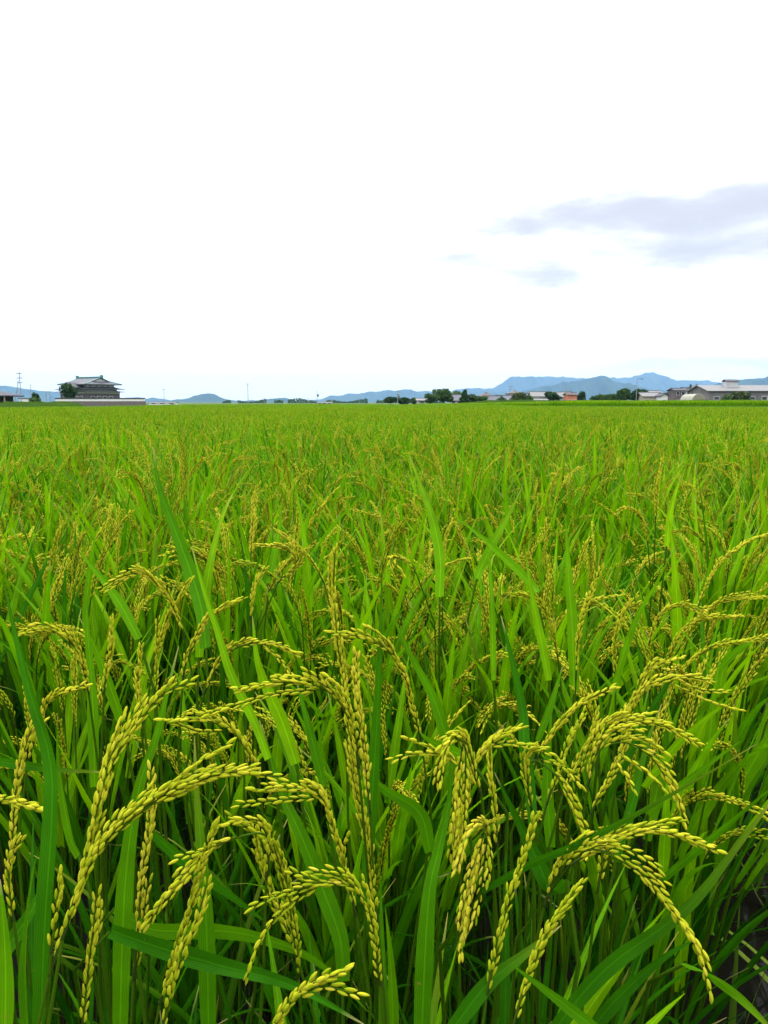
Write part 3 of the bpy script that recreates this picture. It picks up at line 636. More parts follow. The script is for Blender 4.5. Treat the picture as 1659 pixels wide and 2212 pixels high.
# the rest of the paddy: one mass
def rice_mass():
    src = bpy.data.collections.new('rice_mass_sources')
    def put(nm, mb):
        o = bpy.data.objects.new(nm, mb.mesh(nm, [LEAF, GRAIN, STEM])); src.objects.link(o)
    n0 = 6
    for i in range(n0):                                   # single plants, lighter geometry
        C, Lv, Pn = DES[i]; mb = MB()
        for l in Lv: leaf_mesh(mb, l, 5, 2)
        for p in (Pn if i < 3 else Pn[::3]):
            ax, pa, tr = pan_parts(p, 0); grains_geo(mb, tr, G_LO, 1)
        put('a%02d' % i, mb)
    n1 = 3; S = 4.0
    for i in range(n1):                                   # 4 m squares for the far field
        rg = np.random.default_rng(900 + i); mb = MB()
        for k in range(3400):
            b = np.array([rg.uniform(-S / 2, S / 2), rg.uniform(-S / 2, S / 2), rg.uniform(0.45, 0.68)]); az = rg.uniform(0, 6.283)
            p = arch_path(b, az, rg.uniform(0.05, 0.4), rg.uniform(0, 0.6), rg.uniform(0.28, 0.42), 3)
            leaf_geo(mb, p, np.array([0.010, 0.012, 0.0015]), side=(-math.sin(az), math.cos(az), 0), fold=0.2, cols=2, tint=float(np.clip(rg.normal(0.75, 0.2), 0, 1)))
        tr = []
        for k in range(1200):
            b = np.array([rg.uniform(-S / 2, S / 2), rg.uniform(-S / 2, S / 2), rg.uniform(0.62, 0.86)]); az = rg.uniform(0, 6.283)
            q = arch_path(b, az, 0.2, rg.uniform(0.3, 2.0), rg.uniform(0.10, 0.16), 4); ti = float(np.clip(rg.normal(0.36, 0.12), 0, 0.8))
            for a in range(3): tr.append((q[a], q[a + 1] - q[a], rg.normal(size=3), 0.055, 0.016, ti))
        grains_geo(mb, tr, G_LO, 1); put('b%02d' % i, mb)
    pos = [(p[0], p[1], 0) for p in rest]; idx = list(np.where(rest[:, 1] > 8.0, np.where(rng.random(len(rest)) < 0.68, rng.integers(3, 6, len(rest)), rng.integers(0, 3, len(rest))), rng.integers(0, n0, len(rest)))); rot = list(rng.uniform(0, 6.283, len(rest))); sc = list(rng.uniform(0.88, 1.10, len(rest)) * (0.93 + 0.07 * np.clip((14 - rest[:, 1]) / 8, 0, 1)))
    for iy in range(0, 60):
        Y = 45.0 + S / 2 + iy * S
        for ix in range(-40, 41):
            X = ix * S
            if abs(X) > 0.53 * Y + 8: continue
            fz = FIELD_Z(X, Y)
            if fz is None: continue
            pos.append((X + rng.uniform(-.1, .1), Y + rng.uniform(-.1, .1), fz)); idx.append(n0 + int(rng.integers(n1))); rot.append(int(rng.integers(4)) * math.pi / 2); sc.append(rng.uniform(0.90, 0.96))
    me = bpy.data.meshes.new('rice_field'); me.from_pydata(pos, [], [])
    me.attributes.new('pick', 'INT', 'POINT').data.foreach_set('value', np.array(idx, np.int32))
    rv = np.zeros((len(pos), 3)); rv[:, 2] = rot; rv[:len(rest), :2] = rng.normal(size=(len(rest), 2)) * 0.07; me.attributes.new('turn', 'FLOAT_VECTOR', 'POINT').data.foreach_set('vector', rv.ravel())
    me.attributes.new('size', 'FLOAT', 'POINT').data.foreach_set('value', np.array(sc, float))
    for mm in (LEAF, GRAIN, STEM): me.materials.append(mm)
    o = add('rice_field', me); tag(o, 'continuous mass of ripening rice filling the paddy beyond the countable plants', 'rice field', kind='stuff')
    ng = bpy.data.node_groups.new('rice_scatter', 'GeometryNodeTree')
    ng.interface.new_socket('Geometry', in_out='INPUT', socket_type='NodeSocketGeometry'); ng.interface.new_socket('Geometry', in_out='OUTPUT', socket_type='NodeSocketGeometry')
    gi = ng.nodes.new('NodeGroupInput'); go = ng.nodes.new('NodeGroupOutput'); ci = ng.nodes.new('GeometryNodeCollectionInfo'); io = ng.nodes.new('GeometryNodeInstanceOnPoints')
    ci.inputs['Collection'].default_value = src; ci.inputs['Separate Children'].default_value = True; ci.inputs['Reset Children'].default_value = True
    io.inputs['Pick Instance'].default_value = True
    def na(nm, t):
        x = ng.nodes.new('GeometryNodeInputNamedAttribute'); x.data_type = t; x.inputs['Name'].default_value = nm; return x.outputs['Attribute']
    L = ng.links.new
    L(gi.outputs[0], io.inputs['Points']); L(ci.outputs[0], io.inputs['Instance']); L(na('pick', 'INT'), io.inputs['Instance Index'])
    L(na('turn', 'FLOAT_VECTOR'), io.inputs['Rotation']); L(na('size', 'FLOAT'), io.inputs['Scale']); L(io.outputs[0], go.inputs[0])
    md = o.modifiers.new('scatter', 'NODES'); md.node_group = ng
    print('mass points', len(pos))
def FIELD_END(X, Y):
    px = CX + X / Y * FPX
    return np.interp(px, (-100, 0, 150, 312, 450, 700, 900, 1100, 1250, 1700), (44, 48, 62, 86, 130, 170, 120, 82, 66, 60))
def FIELD_Z(X, Y):
    "0 in the paddy, 0.5 on the next terrace to the right, None where no rice grows"
    e = FIELD_END(X, Y); px = CX + X / Y * FPX
    if Y < e: return 0.0
    if px > 880 and e + 9 < Y < 150: return float(np.interp(px, (880, 1000, 1250), (0.05, 0.15, 0.5)))
    return None
rice_mass()
# ------------------------------------------------------------------ far setting: mountains, banks
FOREST = mat_plain('forested_slope', (0.010, 0.024, 0.014), (0.024, 0.045, 0.022), 0.004, 1.0, 0, 0.0)
BANK = mat_plain('grass_bank', (0.012, 0.034, 0.005), (0.030, 0.056, 0.009), 0.5, 0.9, 0, 0.0)
def mountain(ridge, D, depth, seed, base_y=HOR + 0.5):
    rg = np.random.default_rng(seed); n = 120; xs = np.linspace(ridge[0][0], ridge[-1][0], n)
    ys = np.interp(xs, [r[0] for r in ridge], [r[1] for r in ridge])
    amp = np.maximum(0, base_y - ys)
    rough = sum(rg.normal() * np.sin(xs * f + rg.uniform(0, 6)) / f for f in np.linspace(0.15, 1.2, 9)) * 0.10
    ys = ys - rough * np.clip(amp / 12, 0, 1)
    v = []; rows = 11; spur = [rg.uniform(0, 6) for _ in range(4)]
    for j in range(rows):
        s = j / (rows - 1) * 2 - 1                  # -1 front foot, 0 ridge, 1 back foot
        for i in range(n):
            X, Z = PX(xs[i], D), max(-6.0, PZ(ys[i], D)); w = (1 - abs(s)) ** 1.15
            sp_ = 1 + 0.35 * math.sin(xs[i] * 0.11 + spur[0]) * math.sin(abs(s) * 3.14) + 0.2 * math.sin(xs[i] * 0.29 + spur[1]) * math.sin(abs(s) * 3.14)
            v.append((X * (1 + 0.12 * s * depth / D), D + s * depth, -6.0 + (Z + 6.0) * w * (sp_ if abs(s) > 0.01 else 1)))
    f = [(j * n + i, j * n + i + 1, (j + 1) * n + i + 1, (j + 1) * n + i) for j in range(rows - 1) for i in range(n - 1)]
    return tag(MB().put(v, f).obj('mountain', FOREST), kind='structure')
mountain([(-220,850),(-120,838),(0,834),(15,833),(40,837),(70,843),(95,845),(118,845.5),(140,852),(175,862),(240,866),(280,859),(300,858),(318,863),(330,858),(342,861),(362,867),(380,869.5)], 12000, 1400, 1)
mountain([(368,869),(380,864.5),(396,862),(408,860),(420,855),(432,852),(444,850),(458,850),(470,854),(480,860),(496,864),(520,866.5),(545,864),(560,866),(578,862),(596,860.5),(612,859),(626,861.5),(640,866),(660,869)], 9500, 900, 2)
mountain([(640,869),(690,862),(720,855),(756,851),(790,848),(826,843.5),(850,844),(867,841),(900,844),(938,847),(980,848),(1040,846),(1100,849),(1180,850),(1240,858)], 13500, 1500, 3)
mountain([(930,862),(985,841),(1002,839),(1030,838.5),(1061,840),(1082,828),(1105,812.5),(1125,814),(1175,813),(1242,816),(1290,818),(1364,815),(1387,807),(1406,803.5),(1426,810),(1452,821),(1477,822),(1528,822),(1551,827),(1600,834),(1680,838)], 16200, 2000, 4)
mountain([(1080,860),(1130,845),(1165,836),(1190,833),(1216,825),(1253,822),(1273,816),(1300,811),(1313,815),(1324,824),(1347,829),(1400,840),(1480,851),(1560,860)], 10500, 1400, 5)
mountain([(1490,858),(1530,836),(1551,828),(1585,822),(1608,819.5),(1642,818),(1659,809),(1700,800),(1790,806),(1900,830)], 9500, 1200, 6)

def bank(name, x0, x1, D0, D1, zf, zt, seed):
    "low grassed embankment between two distances, from photo column x0 to x1"
    rg = np.random.default_rng(seed); n = 40; rows = 7; v = []
    for j in range(rows):
        s = j / (rows - 1); D = D0 + (D1 - D0) * s
        for i in range(n):
            u = i / (n - 1); e = min(1, u / 0.15, (1 - u) / 0.15); prof = min(1, s / 0.35, (1 - s) / 0.2)
            v.append((PX(x0 + (x1 - x0) * u, D), D, -0.05 + (zf if s < 0.2 else zt) * max(0, prof) * max(0.0, e) * (1 + 0.06 * rg.normal())))
    f = [(j * n + i, j * n + i + 1, (j + 1) * n + i + 1, (j + 1) * n + i) for j in range(rows - 1) for i in range(n - 1)]
    return tag(MB().put(v, f).obj(name, BANK), kind='structure')
def light_block_banks():
    m = mat_plain('light_block_bank', (0.010, 0.022, 0.005), (0.032, 0.036, 0.014), 9.0, 0.95, 0.5, 0.1)
    v = []; f = []; n = 60; prof = ((0.27, -0.02), (0.17, 0.30), (0.02, 0.72), (-0.25, 0.82), (-3.0, 0.84), (-4.0, -0.02)); rg = np.random.default_rng(5)
    for y, z in prof:
        for i in range(n): v.append((-9 + 15 * i / (n - 1), y + rg.normal() * 0.012, z + (rg.normal() * 0.015 if z > 0 else 0)))
    for j in range(len(prof) - 1): f += [(j * n + i, j * n + i + 1, (j + 1) * n + i + 1, (j + 1) * n + i) for i in range(n - 1)]
    tag(MB().put(v, f).obj('light_block_bank_rear', m), kind='structure')  # unseen bank behind the camera, raised to block low sky light
    v = []; f = []; prof = ((0.62, -0.02), (0.74, 0.25), (0.90, 0.52), (1.7, 0.55), (2.3, -0.02))
    for o_, z in prof:
        for i in range(n): y = 0.35 + 20 * i / (n - 1); v.append((EDGE(y) + o_ + rg.normal() * 0.012, y, z + (rg.normal() * 0.015 if z > 0 else 0)))
    for j in range(len(prof) - 1): f += [(j * n + i, (j + 1) * n + i, (j + 1) * n + i + 1, j * n + i + 1) for i in range(n - 1)]
    tag(MB().put(v, f).obj('light_block_bank_right', m), kind='structure')  # unseen bank past the water, added to block light from the right
light_block_banks()
bank('levee', -160, 215, 60, 140, 0.9, 1.35, 21)
bank('terrace_bank', 900, 1900, 150, 232, 1.0, 1.75, 23)

# ------------------------------------------------------------------ trees and bushes
TREE_M = [mat_foliage('tree_leaf_dark', (0.012, 0.040, 0.014), (0.040, 0.085, 0.025)), mat_foliage('tree_leaf_green', (0.022, 0.058, 0.012), (0.065, 0.12, 0.028)),
          mat_foliage('tree_leaf_olive', (0.030, 0.050, 0.014), (0.075, 0.10, 0.030))]
BARK = mat_plain('bark', (0.06, 0.045, 0.03), (0.11, 0.085, 0.06), 5, 0.9)
def tree(x0, x1, ytop, D, label, kind=0, ybase=None, group='trees among the far houses', name='tree', nleaf=1300, conic=False):
    rg = np.random.default_rng(int(x0 * 7 + D)); xa, xb = PX(x0, D), PX(x1, D); ztop = PZ(ytop, D); w = (xb - xa) / 2 * 1.25; cx = (xa + xb) / 2
    zb = 0.0 if ybase is None else PZ(ybase, D); zc = zb + (ztop - zb) * (0.22 if name == 'tree' else 0.0)
    root = empty(name, (cx, D, zb)); tag(root, label, name, group, 'thing')
    tk = MB(); h = ztop - zb
    tube_geo(tk, arch_path((0, 0, 0), rg.uniform(0, 6), 0.02, 0.1, h * 0.75, 8), np.linspace(0.05 * h * 0.5, 0.012 * h, 8), 7)
    for a in range(5):
        az = rg.uniform(0, 6.28); tube_geo(tk, arch_path((0, 0, h * rg.uniform(0.2, 0.5)), az, 0.6, 0.3, w * 0.8, 5), np.linspace(0.015 * h, 0.004 * h, 5), 5)
    tk.obj('trunk', BARK, root)
    nl = 9 if not conic else 7; lobes = []
    for a in range(nl):
        if conic:
            t = a / (nl - 1); lobes.append((rg.normal() * 0.08 * w, rg.normal() * 0.08 * w, zc - zb + (ztop - zc) * (0.10 + 0.78 * t), w * (1.0 - 0.75 * t), (ztop - zc) * 0.13))
        else:
            az = rg.uniform(0, 6.28); rr = rg.uniform(0.15, 0.62) * w; hh = rg.uniform(0.25, 0.80)
            lobes.append((math.cos(az) * rr, math.sin(az) * rr, zc - zb + (ztop - zc) * hh, w * rg.uniform(0.36, 0.52), (ztop - zc) * rg.uniform(0.18, 0.28)))
    if not conic: lobes.append((0, 0, (zc - zb) + (ztop - zc) * 0.72, w * 0.55, (ztop - zc) * 0.28))
    sz = 0.10 * max(w, 1.2) + 0.12; V = []; F = []; LP = []
    for q in range(nleaf):
        lx, ly, lz, lr, lh = lobes[int(rg.integers(len(lobes)))]; d = unit(rg.normal(size=3)) * rg.uniform(0.55, 1.05) ** 0.5
        c = np.array([lx + d[0] * lr, ly + d[1] * lr, lz + d[2] * lh]); a = unit(rg.normal(size=3)); b = unit(np.cross(a, rg.normal(size=3))); s = sz * rg.uniform(0.5, 1.2)
        k = len(V); V += [c - a * s - b * s * 0.5, c + a * s * 0.2 - b * s * 0.7, c + a * s + b * s * 0.1, c - a * s * 0.1 + b * s * 0.7]; F.append((k, k + 1, k + 2, k + 3)); ti = float(np.clip(rg.normal(0.5, 0.28), 0, 1)); LP += [(0.5, 0.5, ti)] * 4
    MB().put(V, F, LP).obj('crown', TREE_M[kind], root, smooth=False)
    return root
tree(134, 164, 829, 228, 'dark round tree growing against the left side of the big mansion', 0, group='trees by the mansion')
tree(69, 85, 847, 170, 'small dark rounded bush beside the thin pole near the left edge', 0, group='trees by the mansion', name='bush', nleaf=700)
tree(60, 90, 859, 140, 'low yellow-green bush on the bank at the short white wall', 1, group='trees by the mansion', name='bush', nleaf=500)
tree(828, 858, 858, 260, 'low dark clipped tree just left of the roadside pole', 0)
tree(858, 884, 859, 262, 'low dark tree just right of the roadside pole', 0)
tree(886, 904, 859.5, 275, 'small green tree beside the pale shed roof', 1)
tree(919, 950, 851, 250, 'bushy green tree on the left flank of the tallest tree', 1)
tree(938, 978, 840, 255, 'tallest dark green broadleaf tree left of the village', 1, nleaf=2000)
tree(968, 1002, 846, 285, 'pale green tree rising behind the grey-roofed house', 1)
tree(993, 1014, 842, 250, 'dark conifer standing between two village houses', 0, conic=True)
tree(1004, 1034, 853, 255, 'brownish olive bushy tree left of the brown-roofed house', 2)
tree(1028, 1056, 856, 252, 'green shrub crowding the foot of the brown-roofed house', 1)
tree(1066, 1094, 859, 240, 'round dark bush in front of the beige gabled house', 0, name='bush', nleaf=600)
tree(1104, 1136, 848, 250, 'olive tree in the gap beside the beige gabled house', 2)
tree(1128, 1155, 855, 250, 'green tree left of the white-walled house', 1)
tree(1178, 1208, 847, 258, 'dark green tree right of the white-walled house', 0)
tree(1247, 1263, 845, 262, 'dark rounded tree just right of the orange hut', 0)
tree(1275, 1318, 853, 300, 'low line of green bushes in the gap right of the orange hut', 1)
tree(1312, 1344, 851, 290, 'low green tree on the left end of the tall grove', 1)
tree(1335, 1366, 839, 262, 'broad green tree in the grove left of the streetlight pole', 1, nleaf=1800)
tree(1360, 1394, 841, 262, 'dark green tree right behind the streetlight pole', 0, nleaf=1600)
tree(1434, 1460, 848, 270, 'green tree between the pale low hall and the dark house', 1)
tree(1476, 1496, 850, 246, 'green bush left of the beige tunnel greenhouse', 1, name='bush', nleaf=700)
tree(1519, 1534, 845, 246, 'dark green tree at the corner of the big warehouse', 0)
tree(1486, 1494.5, 830, 275, 'small dark treetop showing over the dark house roof', 0, conic=False, nleaf=500)
tree(1556, 1580, 854, 215, 'low green bush in front of the grey warehouse wall', 1, name='bush', nleaf=600)
tree(1584, 1622, 846, 215, 'large olive bush in front of the grey warehouse wall', 2, nleaf=1200, name='bush')
def treeline():
    rg = np.random.default_rng(77); V = []; F = []; LP = []
    for q in range(5200):
        x = rg.uniform(480, 960); h = 3.2 + 1.6 * math.sin(x * 0.09) + 1.4 * math.sin(x * 0.031 + 1) + rg.uniform(0, 1.5)
        if math.sin(x * 0.06 + 0.5) + math.sin(x * 0.17) < -0.75: continue
        D = rg.uniform(1100, 1180); c = np.array([PX(x, D), D, rg.uniform(0, max(1.2, h))]); a = unit(rg.normal(size=3)); b = unit(np.cross(a, rg.normal(size=3))); s = rg.uniform(0.6, 1.4)
        k = len(V); V += [c - a * s - b * s * 0.5, c + a * s * 0.2 - b * s, c + a * s, c + b * s]; F.append((k, k + 1, k + 2, k + 3)); LP += [(0.5, 0.5, rg.uniform(0, 1))] * 4
    o = MB().put(V, F, LP).obj('treeline', TREE_M[0], smooth=False); tag(o, 'far-off strip of trees along the horizon behind the paddies', 'treeline', kind='stuff')
treeline()

# ------------------------------------------------------------------ buildings
TILE_G = mat_tiles('grey_roof_tile', (0.058, 0.062, 0.075), (0.095, 0.10, 0.116)); TILE_D = mat_tiles('dark_roof_tile', (0.028, 0.031, 0.042), (0.055, 0.058, 0.07))
TILE_B = mat_tiles('brown_roof_tile', (0.05, 0.036, 0.033), (0.09, 0.068, 0.06)); TILE_P = mat_tiles('pale_roof_sheet', (0.105, 0.104, 0.106), (0.155, 0.153, 0.152), 1.2)
TEAL = mat_plain('green_ridge_tile', (0.03, 0.11, 0.10), (0.06, 0.16, 0.14), 2, 0.5)
PLASTER = mat_plain('white_plaster', (0.52, 0.51, 0.49), (0.64, 0.63, 0.61), 0.8, 0.9); BOARD = mat_plain('dark_boarding', (0.055, 0.048, 0.055), (0.10, 0.088, 0.09), 3, 0.8)
STONE = mat_plain('brown_stone_base', (0.085, 0.07, 0.062), (0.14, 0.12, 0.105), 2, 0.9); BEIGE = mat_plain('beige_wall', (0.27, 0.23, 0.165), (0.36, 0.31, 0.23), 1, 0.9)
GREY = mat_plain('grey_wall', (0.095, 0.09, 0.085), (0.15, 0.142, 0.135), 0.5, 0.9); ORANGE = mat_plain('orange_wall', (0.38, 0.13, 0.075), (0.48, 0.18, 0.10), 1, 0.9)
LIGHTG = mat_plain('light_grey_wall', (0.33, 0.33, 0.335), (0.43, 0.43, 0.435), 0.8, 0.9); DARKW = mat_plain('dark_brown_wall', (0.07, 0.055, 0.055), (0.12, 0.10, 0.10), 1, 0.9)
CONC = mat_plain('concrete', (0.30, 0.29, 0.28), (0.40, 0.39, 0.38), 3, 0.9); FILM = mat_plain('greenhouse_film', (0.16, 0.155, 0.10), (0.22, 0.21, 0.15), 0.6, 0.4)
def mat_glass():
    m, nt = mat_new('window_glass'); k = NT(nt); p = k.n('ShaderNodeBsdfPrincipled'); p.inputs['Base Color'].default_value = (0.03, 0.035, 0.04, 1); p.inputs['Roughness'].default_value = 0.08
    o = k.n('ShaderNodeOutputMaterial'); k.link(p.outputs[0], o.inputs[0]); return m
GLASS = mat_glass()
def box(name, a, b, m, parent): return MB().box(a, b).obj(name, m, parent, smooth=False)
def solid(o, t): md = o.modifiers.new('thickness', 'SOLIDIFY'); md.thickness = t; md.offset = 0; return o
def window(parent, a, b, axis=1, out=-1):
    "dark pane with a pale frame set on a wall facing -Y (axis 1) or +X (axis 0)"
    (x0, y, z0), (x1, _, z1) = a, b
    if axis == 1:
        w = box('window', (x0, y - 0.06, z0), (x1, y - 0.002, z1), PLASTER, parent); box('pane', (x0 + 0.08, y - 0.08, z0 + 0.08), (x1 - 0.08, y - 0.062, z1 - 0.08), GLASS, w)
    else:
        w = box('window', (y + 0.002, x0, z0), (y + 0.06, x1, z1), PLASTER, parent); box('pane', (y + 0.062, x0 + 0.08, z0 + 0.08), (y + 0.08, x1 - 0.08, z1 - 0.08), GLASS, w)
    return w
def gable_roof(L, W, ze, zr, over, along_x=True):
    a, b = L / 2 + over, W / 2 + over; ze2 = ze - (zr - ze) * over / (W / 2)
    v = [(-a, -b, ze2), (a, -b, ze2), (a, 0, zr), (-a, 0, zr), (-a, b, ze2), (a, b, ze2)]; f = [(0, 1, 2, 3), (3, 2, 5, 4)]
    if not along_x: v = [(-y, x, z) for x, y, z in v]
    return MB().put(v, f)
def hip_roof(L, W, ze, zr, ridge, over, rings=5, curve=1.35, wtop=0.12):
    v = []; f = []
    for j in range(rings):
        t = j / (rings - 1); a = (L / 2 + over) * (1 - t) + ridge / 2 * t; b = (W / 2 + over) * (1 - t) + wtop * t; z = ze + (zr - ze) * t ** curve
        v += [(-a, -b, z), (a, -b, z), (a, b, z), (-a, b, z)]
    for j in range(rings - 1):
        for q in range(4): r = (q + 1) % 4; f.append((j * 4 + q, j * 4 + r, (j + 1) * 4 + r, (j + 1) * 4 + q))
    f.append(tuple((rings - 1) * 4 + q for q in range(4))); return MB().put(v, f)
def house(x0, x1, yeave, yridge, D, label, wall, roof, style='gable', depth=7.0, rz=0.0, wins=2, zb=0.0, name='house', over=0.5, ridge_m=None):
    xa, xb = PX(x0, D), PX(x1, D); L = xb - xa; ze, zr = PZ(yeave, D) - zb, PZ(yridge, D) - zb
    root = empty(name, ((xa + xb) / 2, D + depth / 2, zb), rz); tag(root, label, 'house' if name == 'house' else name, 'houses of the village')
    if style == 'front':                                   # gable end faces the viewer
        mb = MB(); mb.put([(-L / 2, -depth / 2, 0), (L / 2, -depth / 2, 0), (L / 2, -depth / 2, ze), (-L / 2, -depth / 2, ze), (-L / 2, depth / 2, 0), (L / 2, depth / 2, 0), (L / 2, depth / 2, ze), (-L / 2, depth / 2, ze)], [(0, 1, 2, 3), (1, 5, 6, 2), (5, 4, 7, 6), (4, 0, 3, 7)])
        k = 0; mb.put([(-L / 2, -depth / 2, ze), (L / 2, -depth / 2, ze), (0, -depth / 2, zr - 0.1), (-L / 2, depth / 2, ze), (L / 2, depth / 2, ze), (0, depth / 2, zr - 0.1)], [(0, 1, 2), (4, 3, 5)]); mb.obj('wall', wall, root, False)
        r = gable_roof(depth, L, ze, zr, over, False)
    else:
        mb = MB(); mb.box((-L / 2, -depth / 2, 0), (L / 2, depth / 2, ze))
        if style == 'gable':
            mb.put([(-L / 2, -depth / 2, ze), (-L / 2, depth / 2, ze), (-L / 2, 0, zr - 0.1), (L / 2, -depth / 2, ze), (L / 2, depth / 2, ze), (L / 2, 0, zr - 0.1)], [(1, 0, 2), (3, 4, 5)])
            r = gable_roof(L, depth, ze, zr, over)
        else: r = hip_roof(L, depth, ze - 0.1, zr, max(0.6, L - depth * 0.8), over, 4, 1.15)
        mb.obj('wall', wall, root, False)
    ro = solid(r.obj('roof', roof, root, False), 0.16)
    rm = MB()
    if style == 'front': rm.box((-0.14, -depth / 2 - over, zr - 0.02), (0.14, depth / 2 + over, zr + 0.22))
    else:
        rl = L / 2 + over if style == 'gable' else max(0.6, L - depth * 0.8) / 2; rm.box((-rl, -0.14, zr - 0.02), (rl, 0.14, zr + 0.22))
    rm.obj('ridge', ridge_m or roof, ro, False)
    for q in range(wins):
        cx = -L / 2 + L * (q + 0.5) / max(1, wins); ww = min(1.7, L / (wins + 1)) / 2
        for fl in ([0.9, 3.6] if ze > 5.2 else [0.9]): window(root, (cx - ww, -depth / 2, fl), (cx + ww, -depth / 2, min(fl + 1.2, ze - 0.3)))
    d = box('door', (L / 2 - 1.5, -depth / 2 - 0.05, 0), (L / 2 - 0.6, -depth / 2 - 0.002, min(2.0, ze - 0.2)), BOARD, root)
    return root

def mansion():
    D = 240.0; k = D / FPX; zz = lambda y: PZ(y, D)
    cx = PX(172, D); root = empty('mansion', (cx, D + 9, 0), R(-35)); root.scale = (1.13, 1.13, 1.0); tag(root, 'large grey-tiled timber mansion with tiered roofs behind the white-banded wall', 'mansion')
    L, W = 12.6, 11.0; ze, zr = zz(830), zz(815.5); z2, z3 = zz(840), zz(846)
    box('ground_floor_wall', (-L / 2 + 0.2, -W / 2 + 0.2, 0), (L / 2 - 0.2, W / 2 - 0.2, z3 - 0.5), BOARD, root)
    box('plaster_band', (-L / 2 + 0.15, -W / 2 + 0.15, z3 - 0.498), (L / 2 - 0.15, W / 2 - 0.15, z3 + 0.25), PLASTER, root)
    box('middle_wall', (-L / 2 + 0.7, -W / 2 + 0.7, z3 + 0.25), (L / 2 - 0.7, W / 2 - 0.7, z2 + 0.3), PLASTER, root)
    box('upper_wall', (-L / 2 + 1.2, -W / 2 + 1.2, z2 + 0.3), (L / 2 - 1.2, W / 2 - 1.2, ze + 0.2), PLASTER, root)
    for nm, zt, ov, hh, ins in (('lower_roof', z3, 0.75, 0.32, 0.75), ('middle_roof', z2, 0.85, 0.62, 1.2)):
        v = []; f = []
        for a, b, z in ((L / 2 + ov, W / 2 + ov, zt), (L / 2 + ov - 0.9, W / 2 + ov - 0.9, zt + hh * 0.28), (L / 2 - ins, W / 2 - ins, zt + hh)):
            v += [(-a, -b, z), (a, -b, z), (a, b, z), (-a, b, z)]
        for j in range(2):
            for q in range(4): r = (q + 1) % 4; f.append((j * 4 + q, j * 4 + r, j * 4 + 4 + r, j * 4 + 4 + q))
        solid(MB().put(v, f).obj(nm, TILE_D, root, False), 0.14)
    # hip-and-gable main roof
    a, b = L / 2 + 0.3, W / 2 + 0.3; Rg = 4.9; zm = ze + (zr - ze) * 0.46; ym = b * (1 - 0.54)
    def prof(t): return ze + (zr - ze) * t ** 1.25
    v = [(-a, -b, ze), (a, -b, ze), (a, b, ze), (-a, b, ze)]
    m1 = (a * 0.6 + Rg * 0.4, b * 0.78)
    v += [(-m1[0], -m1[1], prof(0.22)), (m1[0], -m1[1], prof(0.22)), (m1[0], m1[1], prof(0.22)), (-m1[0], m1[1], prof(0.22))]
    v += [(-Rg, -ym, zm), (Rg, -ym, zm), (Rg, ym, zm), (-Rg, ym, zm), (-Rg - 0.5, 0, zr), (Rg + 0.5, 0, zr)]
    v += [(-Rg - 0.5, -ym, zm + 0.02), (Rg + 0.5, -ym, zm + 0.02), (Rg + 0.5, ym, zm + 0.02), (-Rg - 0.5, ym, zm + 0.02)]
    mb = MB(); f4 = [(0, 1, 5, 4), (1, 2, 6, 5), (2, 3, 7, 6), (3, 0, 4, 7), (4, 5, 9, 8), (5, 6, 10, 9), (6, 7, 11, 10), (7, 4, 8, 11), (14, 15, 13, 12), (16, 17, 12, 13)]
    mb.put(v, f4); ro = solid(mb.obj('main_roof', TILE_G, root, False), 0.25)
    box('ridge', (-Rg - 0.7, -0.25, zr), (Rg + 0.7, 0.25, zr + 0.5), TEAL, ro)
    for sx in (-1, 1): box('ridge_end_tile', (sx * (Rg + 0.75) - 0.22, -0.35, zr - 0.05), (sx * (Rg + 0.75) + 0.22, 0.35, zr + 0.9), TEAL, ro)
    for sx, sy in ((1, -1), (-1, -1), (1, 1), (-1, 1)):
        tb = MB(); tube_geo(tb, np.array([(sx * a, sy * b, ze + 0.12), (sx * m1[0], sy * m1[1], prof(0.22) + 0.14), (sx * Rg, sy * ym, zm + 0.12), (sx * (Rg + 0.4), 0, zr + 0.1)]), 0.17, 6); tb.obj('hip_ridge', TEAL, ro)
    for sx in (-1, 1):
        g = MB(); g.put([(sx * (Rg + 0.1), -ym * 0.98, zm), (sx * (Rg + 0.1), ym * 0.98, zm), (sx * (Rg + 0.1), 0, zr - 0.1)], [(0, 1, 2)]); g.obj('gable', PLASTER, root, False)
    # front dormer gable on the middle roof of the long face
    dz = z2 + 0.35; dm = empty('entrance_gable', (1.2, -W / 2 - 0.4, dz)); dm.parent = root
    dr = gable_roof(3.6, 4.6, 0.25, 1.6, 0.4, False); solid(dr.obj('roof', TILE_D, dm, False), 0.2)
    g = MB(); g.put([(-2.0, -1.6, 0), (2.0, -1.6, 0), (0, -1.6, 1.35)], [(0, 1, 2)]); g.obj('pediment', PLASTER, dm, False)
    for q in range(5):
        x = -L / 2 + 1.9 + q * 1.95; window(root, (x, -W / 2 + 1.2, z2 + 0.72), (x + 0.7, -W / 2 + 1.2, ze - 0.2))
        window(root, (x - 0.3, -W / 2 + 0.2, 1.6), (x + 0.9, -W / 2 + 0.2, z3 - 1.3))
    for q in range(4):
        y = -W / 2 + 1.8 + q * 1.9; window(root, (y, L / 2 - 1.2, z2 + 0.72), (y + 0.7, L / 2 - 1.2, ze - 0.2), axis=0)
        window(root, (y - 0.3, L / 2 - 0.2, 1.8), (y + 0.9, L / 2 - 0.2, z3 - 1.35), axis=0)
    # boundary wall
    D2 = 226.0; w = empty('boundary_wall', (PX(146, D2), D2, 0)); tag(w, 'long white-banded wall with dark coping in front of the mansion', 'wall')
    Lw = PX(312, D2) - PX(120, D2); off = PX(120, D2) - PX(146, D2); zt, zmid = PZ(860.2, D2), PZ(866.6, D2)
